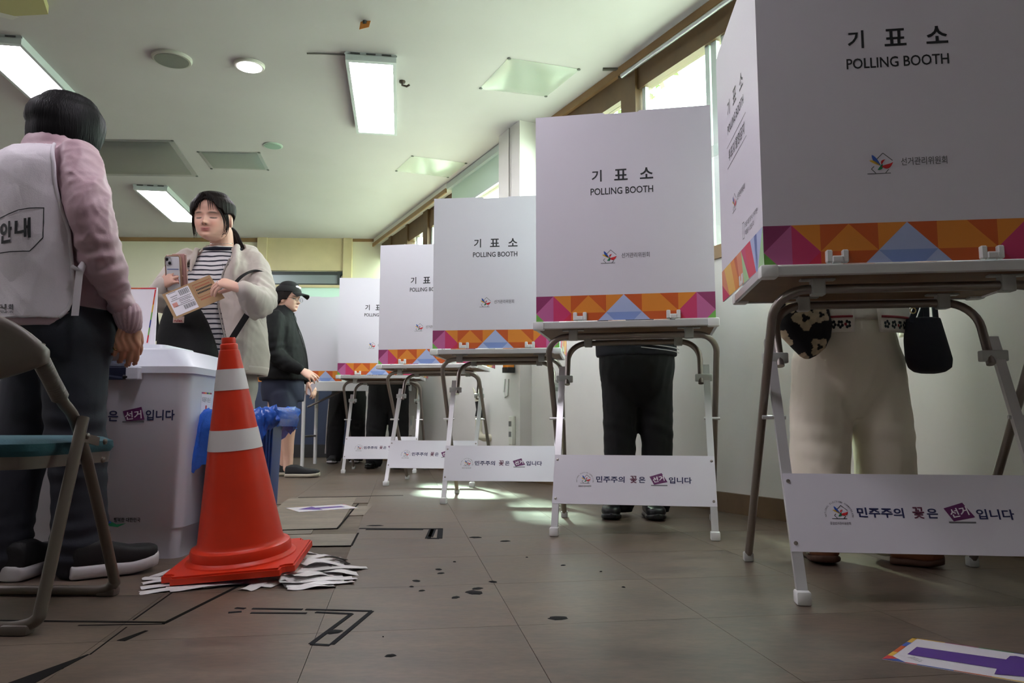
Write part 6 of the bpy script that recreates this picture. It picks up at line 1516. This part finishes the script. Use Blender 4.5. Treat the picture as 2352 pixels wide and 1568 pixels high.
so_ = fuse([TSh.mesh(), limb([V3(-1.885, 6.22, .66), V3(-1.855, 6.20, .53)], [.115, .112], 18), limb([V3(-1.93, 6.40, .66), V3(-1.925, 6.42, .53)], [.115, .112], 18)], .010, 4); wrinkle(so_, .010, 11, 71)
V_, _n = mesh_np(so_); V_[:, 2] = np.maximum(V_[:, 2], .515); set_np(so_, V_); finish(so_, 'shorts', mat('navy_shorts', s2l(28, 34, 56), .8), mn)
for hl_, to_ in ((gp(656, 1096), gp(656, 1096) + V3(.275, -.0, 0)), (V3(-1.985, 6.45, 0), V3(-1.72, 6.46, 0))):
    u1, s1 = shoe_mesh(hl_, to_, .105, .07, sole=.034, toe_up=.008)
    finish(fuse([u1], .006, 2), 'shoe_upper', mat('black_canvas_shoe', s2l(34, 36, 38), .8), mn); sl_ = finish(fuse([s1], .006, 2), 'sole', mat('cream_sole', s2l(176, 168, 150), .6), mn)
pc_ = at(715, 893, 6.36); tag(MB().prism([pc_ + V3(-.05, 0, -.03), pc_ + V3(-.01, -.01, -.055), pc_ + V3(.045, 0, .03), pc_ + V3(.0, .01, .05)], (0, .003, 0)).build('folded_ballot', M_white), 'small folded white paper in the hand of the man in the cap', 'paper')

# ================================================================ voters behind the screens
def voter(label, c, yaw, legs, feet, top_m, leg_m, shoe_m, hipz=.80, hw=.175, legr=(.10, .085, .085), H=.225, height=1.68, hem=.10, seed=1, shoe_l=.26, hair=M_hair2, torso_hem=.80, sole_m=None):
    """a standing voter; legs: two (hip, knee, ankle) chains, feet: two (heel, toe)"""
    p = person(label, (c[0], c[1], 0)); x, y = c
    T = Torso([(torso_hem, x, y, hw + .015, .14, 2.3), (torso_hem + .12, x, y, hw + .01, .14, 2.3), (height - .55, x, y, .185, .135, 2.3), (height - .34, x, y, .195, .12, 2.4), (height - .29, x, y, .13, .09, 2.1), (height - .25, x, y, .065, .065, 2.)], yaw)
    f = T.f; r = T.r; sh = height - .34
    arms = []; hands_ = []
    for sg in (1, -1):
        s0 = V3(x, y, sh) + r * sg * .17; e0 = s0 + r * sg * .06 + f * .06 + V3(0, 0, -.25); w0 = V3(x, y, 0) + r * sg * .13 + f * .235 + V3(0, 0, .95)
        arms.append(limb([s0, e0, w0], [.065, .055, .04], 14)); hands_ += [limb([e0, w0 + (w0 - e0).normalized() * .03], [.03, .025], 10)] + hand(w0 + (w0 - e0).normalized() * .02, f * .9 - r * sg * .3 + V3(0, 0, -.15), V3(0, 0, 1), .9, .5, .08, (.5, .8, -.4), .2, -sg)
    top = fuse([T.mesh()] + arms, .010, 3); wrinkle(top, .009, 10, seed); finish(top, 'top', top_m, p)
    hc_ = V3(x, y, height - .225) + f * .02; fw = f + V3(0, 0, -.45)
    finish(fuse([head_mesh(hc_, H, fw, (0, 0, 1), 1, 40, 36), ear_mesh(hc_, H, fw, (0, 0, 1), 1), ear_mesh(hc_, H, fw, (0, 0, 1), -1), limb([hc_ + V3(0, 0, .05) - f * .02, V3(x, y, height - .28), V3(x, y, height - .4)], [.055, .055, .09], 14), limb([V3(x, y, height - .4), V3(x, y, .9)], [.10, .11], 12)] + hands_, .0055, 2), 'body', M_skin, p, skin_colour(hc_, H, fw, (0, 0, 1), s2l(206, 160, 138), s2l(170, 96, 92)))
    hair_cap(hc_, H, fw, (0, 0, 1), low_m, lambda t, z: .05, top=1.06).build('hair', hair, p, smooth='all')
    TL = Torso([(hipz - .27, x, y, hw * .55, .07, 2.1), (hipz - .20, x, y, hw * .85, .11, 2.2), (hipz - .14, x, y, hw - .01, .13, 2.4), (hipz - .05, x, y, hw, .14, 2.4), (hipz + .06, x, y, hw - .01, .13, 2.3)], yaw)
    tr = fuse([TL.mesh()] + [limb(l, legr, 20) for l in legs], .008, 4); wrinkle(tr, .010, 13, seed + 5, (1, 1, .4)); wrinkle(tr, .004, 32, seed + 6, (1, 1, .5))
    for l in legs: bend_folds(tr, l[1] + V3(0, -.06, 0), (.3, 0, 1), .003, .07, .10, seed); bend_folds(tr, l[-1], (.2, 0, 1), .003, .05, .08, seed + 1)
    V_, _n = mesh_np(tr); V_[:, 2] = np.maximum(V_[:, 2], .018); set_np(tr, V_); finish(tr, 'trousers', leg_m, p)
    for h_, t_ in feet:
        u1, s1 = shoe_mesh(h_, t_, .095, .075, sole=.026); finish(fuse([u1], .006, 2), 'shoe_upper', shoe_m, p); finish(fuse([s1], .006, 2), 'sole', sole_m or shoe_m, p)
    return p, T
M_bk = mat('black_trousers', s2l(15, 15, 17), .85); M_bks = mat('black_shoe', s2l(30, 32, 34), .35)
# behind the second screen
c2 = (.625, 3.80); fY = math.radians(180 + 6)
v2, T2 = voter('voter in black trousers and black shoes behind the second nearest screen', c2, fY, [[V3(.54, 3.80, .70), V3(.535, 3.79, .40), V3(.535, 3.79, .06)], [V3(.71, 3.80, .70), V3(.72, 3.79, .40), V3(.715, 3.79, .06)]],
             [(gp(1404, 1196) + V3(.03, .23, 0), gp(1404, 1196)), (gp(1512, 1198) + V3(.0, .23, 0), gp(1512, 1198))], mat('navy_top', s2l(26, 26, 34), .8), M_bk, M_bks, .80, .19, (.098, .084, .074), seed=81, torso_hem=.775)
q = MB()
for i in range(4):
    zz = .795 + .018 * i; q.tube([T2.P(-1.5 + 1.45 * k / 14, zz + (.02 * (k / 14) ** 2), .006) for k in range(15)], .0025, 6)
q.build('shirt_stripes', mat('stripe_white', s2l(190, 184, 184), .7), v2, smooth='all')
# behind the nearest screen
c1 = (1.145, 2.58); f1 = math.radians(180 - 4)
v1, T1 = voter('voter in wide off-white trousers and brown shoes behind the nearest screen', c1, f1, [[V3(1.062, 2.58, .66), V3(1.037, 2.575, .40), V3(1.02, 2.57, .11)], [V3(1.232, 2.58, .66), V3(1.252, 2.575, .40), V3(1.240, 2.57, .11)]],
             [(gp(1905, 1300) + V3(.03, .23, 0), gp(1905, 1300)), (gp(2040, 1296) + V3(.02, .02, 0), gp(2170, 1304))], mat('white_blouse', s2l(232, 224, 214), .8), mat('offwhite_trousers', s2l(232, 222, 206), .85, bump=.06, bscale=300), mat('brown_suede', s2l(112, 66, 36), .85), .74, .160, (.104, .100, .098), seed=91, torso_hem=.79, height=1.62, sole_m=mat('brown_sole', s2l(70, 44, 28), .8))
# embroidered blouse hem in two flaps
TB = Torso([(.735, 1.150, 2.58, .180, .148, 2.3), (.80, 1.150, 2.58, .185, .152, 2.3), (.90, 1.150, 2.58, .182, .150, 2.3)], f1)
for t0, t1 in ((lambda z: .22 - 1.2 * (z - .90) * .2, lambda z: 1.6), (lambda z: -1.6, lambda z: -.02 + (z - .90) * .5)):
    TB.shell(t0, t1, .745, .90, .006, .004, 30, 12).build('blouse_flap', mat('white_blouse', s2l(232, 224, 214), .8), v1, smooth='all')
q = MB()
for sg, ta, tb in ((1, .28, 1.5), (-1, -1.5, -.12)):
    q.tube([TB.P(ta + (tb - ta) * k / 16, .795, .011) for k in range(17)], .004, 6)
q.build('red_trim', mat('red_trim', s2l(150, 44, 52), .7), v1, smooth='all', kind='stuff')
q = MB(); q2 = MB(); rnd = random.Random(5)
for ta, tb in ((.30, 1.4), (-1.4, -.14)):
    for k in range(9):
        t = ta + (tb - ta) * (k + .5) / 9
        for j in range(5):
            a = j / 5 * 2 * PI + k; tt = t + .035 * math.cos(a); z_ = .770 + .009 * math.sin(a)
            c_ = TB.P(tt, z_, .0108); n_ = (TB.P(tt, z_, .03) - c_).normalized(); rr_ = TB.P(tt + .02, z_, .0108) - c_; rr_.normalize()
            (q2 if (k % 3 == 0 and j == 0) else q).poly([c_ + rr_ * .0045 * math.cos(b) + V3(0, 0, .0055 * math.sin(b)) for b in [2 * PI * m_ / 8 for m_ in range(8)]])
    for k in range(4):
        t = ta + (tb - ta) * (k + .5) / 4
        for j in range(6):
            tt = t + (-.09 + .036 * j); z_ = .845 - .006 * (1 - ((j - 2.5) / 2.5) ** 2); c_ = TB.P(tt, z_, .0108); rr_ = (TB.P(tt + .02, z_, .0108) - c_).normalized()
            q.poly([c_ + rr_ * .005 * math.cos(b) + V3(0, 0, .0065 * math.sin(b)) for b in [2 * PI * m_ / 8 for m_ in range(8)]])
        c_ = TB.P(t + .13, .85, .0108); rr_ = (TB.P(t + .15, .85, .0108) - c_).normalized(); q2.poly([c_ + rr_ * x + V3(0, 0, z) for x, z in ((0, -.012), (.010, .002), (.006, .010), (0, .005), (-.006, .010), (-.010, .002))])
q.build('embroidery', mat('dark_thread', s2l(40, 46, 52), .8), v1, fixn=False, kind='stuff'); q2.build('red_embroidery', mat('red_trim', s2l(150, 44, 52), .7), v1, fixn=False, kind='stuff')
# floral bag and navy tote
def bag_loft(rows, dep, Y, n=30):
    out = []
    for i, (v, u0, u1, k) in enumerate(rows):
        a, b = at(u0, v, Y), at(u1, v, Y); c = (a + b) / 2; hw_ = (b - a).length / 2
        out.append([c + V3(hw_ * math.copysign(abs(math.cos(t)) ** .75, math.cos(t)), dep * k * math.sin(t), 0) for t in [2 * PI * j / n for j in range(n)]])
    return rloft(out)
fb = thing('floral_bag', 'black bag with large cream flowers hanging beside the off-white trousers', 'bag', at(1848, 825, 2.45))
bmf = fuse([bag_loft([(676, 1800, 1880, .5), (700, 1786, 1902, .8), (745, 1782, 1912, 1), (775, 1796, 1908, 1), (800, 1820, 1895, .9), (818, 1838, 1872, .6), (825, 1848, 1860, .2)], .045, 2.45)], .0026, 5); wrinkle(bmf, .006, 14, 93)
fl = [(1850, 730, 29), (1800, 782, 25), (1888, 722, 20), (1884, 796, 22), (1788, 702, 14), (1818, 704, 14), (1852, 822, 13)]
flw = [(at(u, v, 2.41), r_ * 1.05 * 2.41 / FPX) for u, v, r_ in fl]
def flower_col(V):
    col = np.tile(np.array((.008, .008, .010)), (len(V), 1)); cream = np.array(s2l(206, 186, 156))
    for k, (c_, r_) in enumerate(flw):
        dx = V[:, 0] - c_.x; dz = V[:, 2] - c_.z; rad = np.hypot(dx, dz); an = np.arctan2(dz, dx); edge_ = r_ * (.86 + .16 * np.cos(4 * an + k) + .03 * np.sin(17 * an)); w_ = (rad < edge_) & (rad > r_ * .28 * (1 + .3 * np.cos(3 * an)))
        col[w_] = cream * (.85 + .2 * np.cos(5 * an[w_] + k)[:, None] * .5)
    return col
finish(bmf, 'pouch', vcmat('floral_cloth', .8), fb, flower_col)
MB().tube([at(1830, 690, 2.45), at(1838, 640, 2.47), at(1858, 560, 2.50)], .008, 8).build('handle', mat('black_strap', s2l(16, 16, 18), .7), fb, smooth=True)
nb = thing('navy_tote', 'dark navy tote bag hanging to the right of the off-white trousers', 'bag', at(2135, 858, 2.45))
bmn = fuse([bag_loft([(730, 2084, 2156, .9), (735, 2082, 2158, .9), (780, 2078, 2172, 1), (825, 2080, 2186, 1), (845, 2088, 2184, .95), (855, 2100, 2170, .7), (859, 2115, 2150, .3)], .05, 2.45)], .005, 3); wrinkle(bmn, .005, 12, 95)
M_navb = mat('navy_canvas', s2l(20, 22, 36), .8, bump=.08, bscale=300); finish(bmn, 'pouch', M_navb, nb)
for u0, u1, um, vm, dy in ((2092, 2128, 2118, 668, -.03), (2110, 2150, 2136, 664, .03)):
    MB().tube(smooth_path([at(u0, 740, 2.45 + dy), at(um - 8, vm + 20, 2.46 + dy), at(um, vm - 30, 2.47 + dy), at(um + 8, vm + 20, 2.46 + dy), at(u1, 740, 2.45 + dy)]), .01, sq=(.018, .005), up=(0, 1, 0)).build('handle', M_navb, nb)
MB().tube([at(2097, 713, 2.40) + V3(.009 * math.cos(t), 0, .009 * math.sin(t)) for t in [2 * PI * k / 16 for k in range(17)]], .002, 6).build('eyelet', mat('brass', (.6, .45, .2), .3, metal=1), nb, smooth='all')
# behind the fifth screen and at the wide booth
c5 = (-1.215, 7.47)
voter('voter in plain black trousers and shiny black boots behind the farthest screen of the row', c5, math.radians(182), [[V3(-1.31, 7.47, .72), V3(-1.325, 7.46, .40), V3(-1.345, 7.46, .06)], [V3(-1.12, 7.47, .72), V3(-1.11, 7.46, .40), V3(-1.11, 7.46, .06)]],
      [(V3(-1.345, 7.53, 0), V3(-1.365, 7.27, 0)), (V3(-1.11, 7.55, 0), V3(-1.10, 7.29, 0))], mat('black_top', s2l(22, 22, 24), .8), M_bk, mat('black_leather', s2l(16, 18, 18), .2), .80, .20, (.11, .10, .085), seed=101)
c6 = (-1.83, 8.50)
v6, _T = voter('voter in black track trousers with a white side stripe behind the wide table', c6, math.radians(176), [[V3(-1.93, 8.5, .72), V3(-1.95, 8.47, .42), V3(-1.965, 8.45, .06)], [V3(-1.74, 8.5, .72), V3(-1.73, 8.5, .42), V3(-1.73, 8.5, .06)]],
      [(V3(-1.965, 8.48, 0), V3(-1.955, 8.22, 0)), (V3(-1.73, 8.55, 0), V3(-1.72, 8.29, 0))], mat('grey_top', s2l(70, 72, 78), .8), M_bk, mat('dark_sneaker', s2l(40, 40, 44), .7), .80, .19, (.11, .095, .09), seed=111, sole_m=M_solew)
MB().tube([V3(-2.035, 8.46, .70), V3(-2.048, 8.44, .42), V3(-2.055, 8.43, .10)], .008, 6).build('side_stripe', mat('stripe_white', s2l(190, 184, 184), .7), v6)
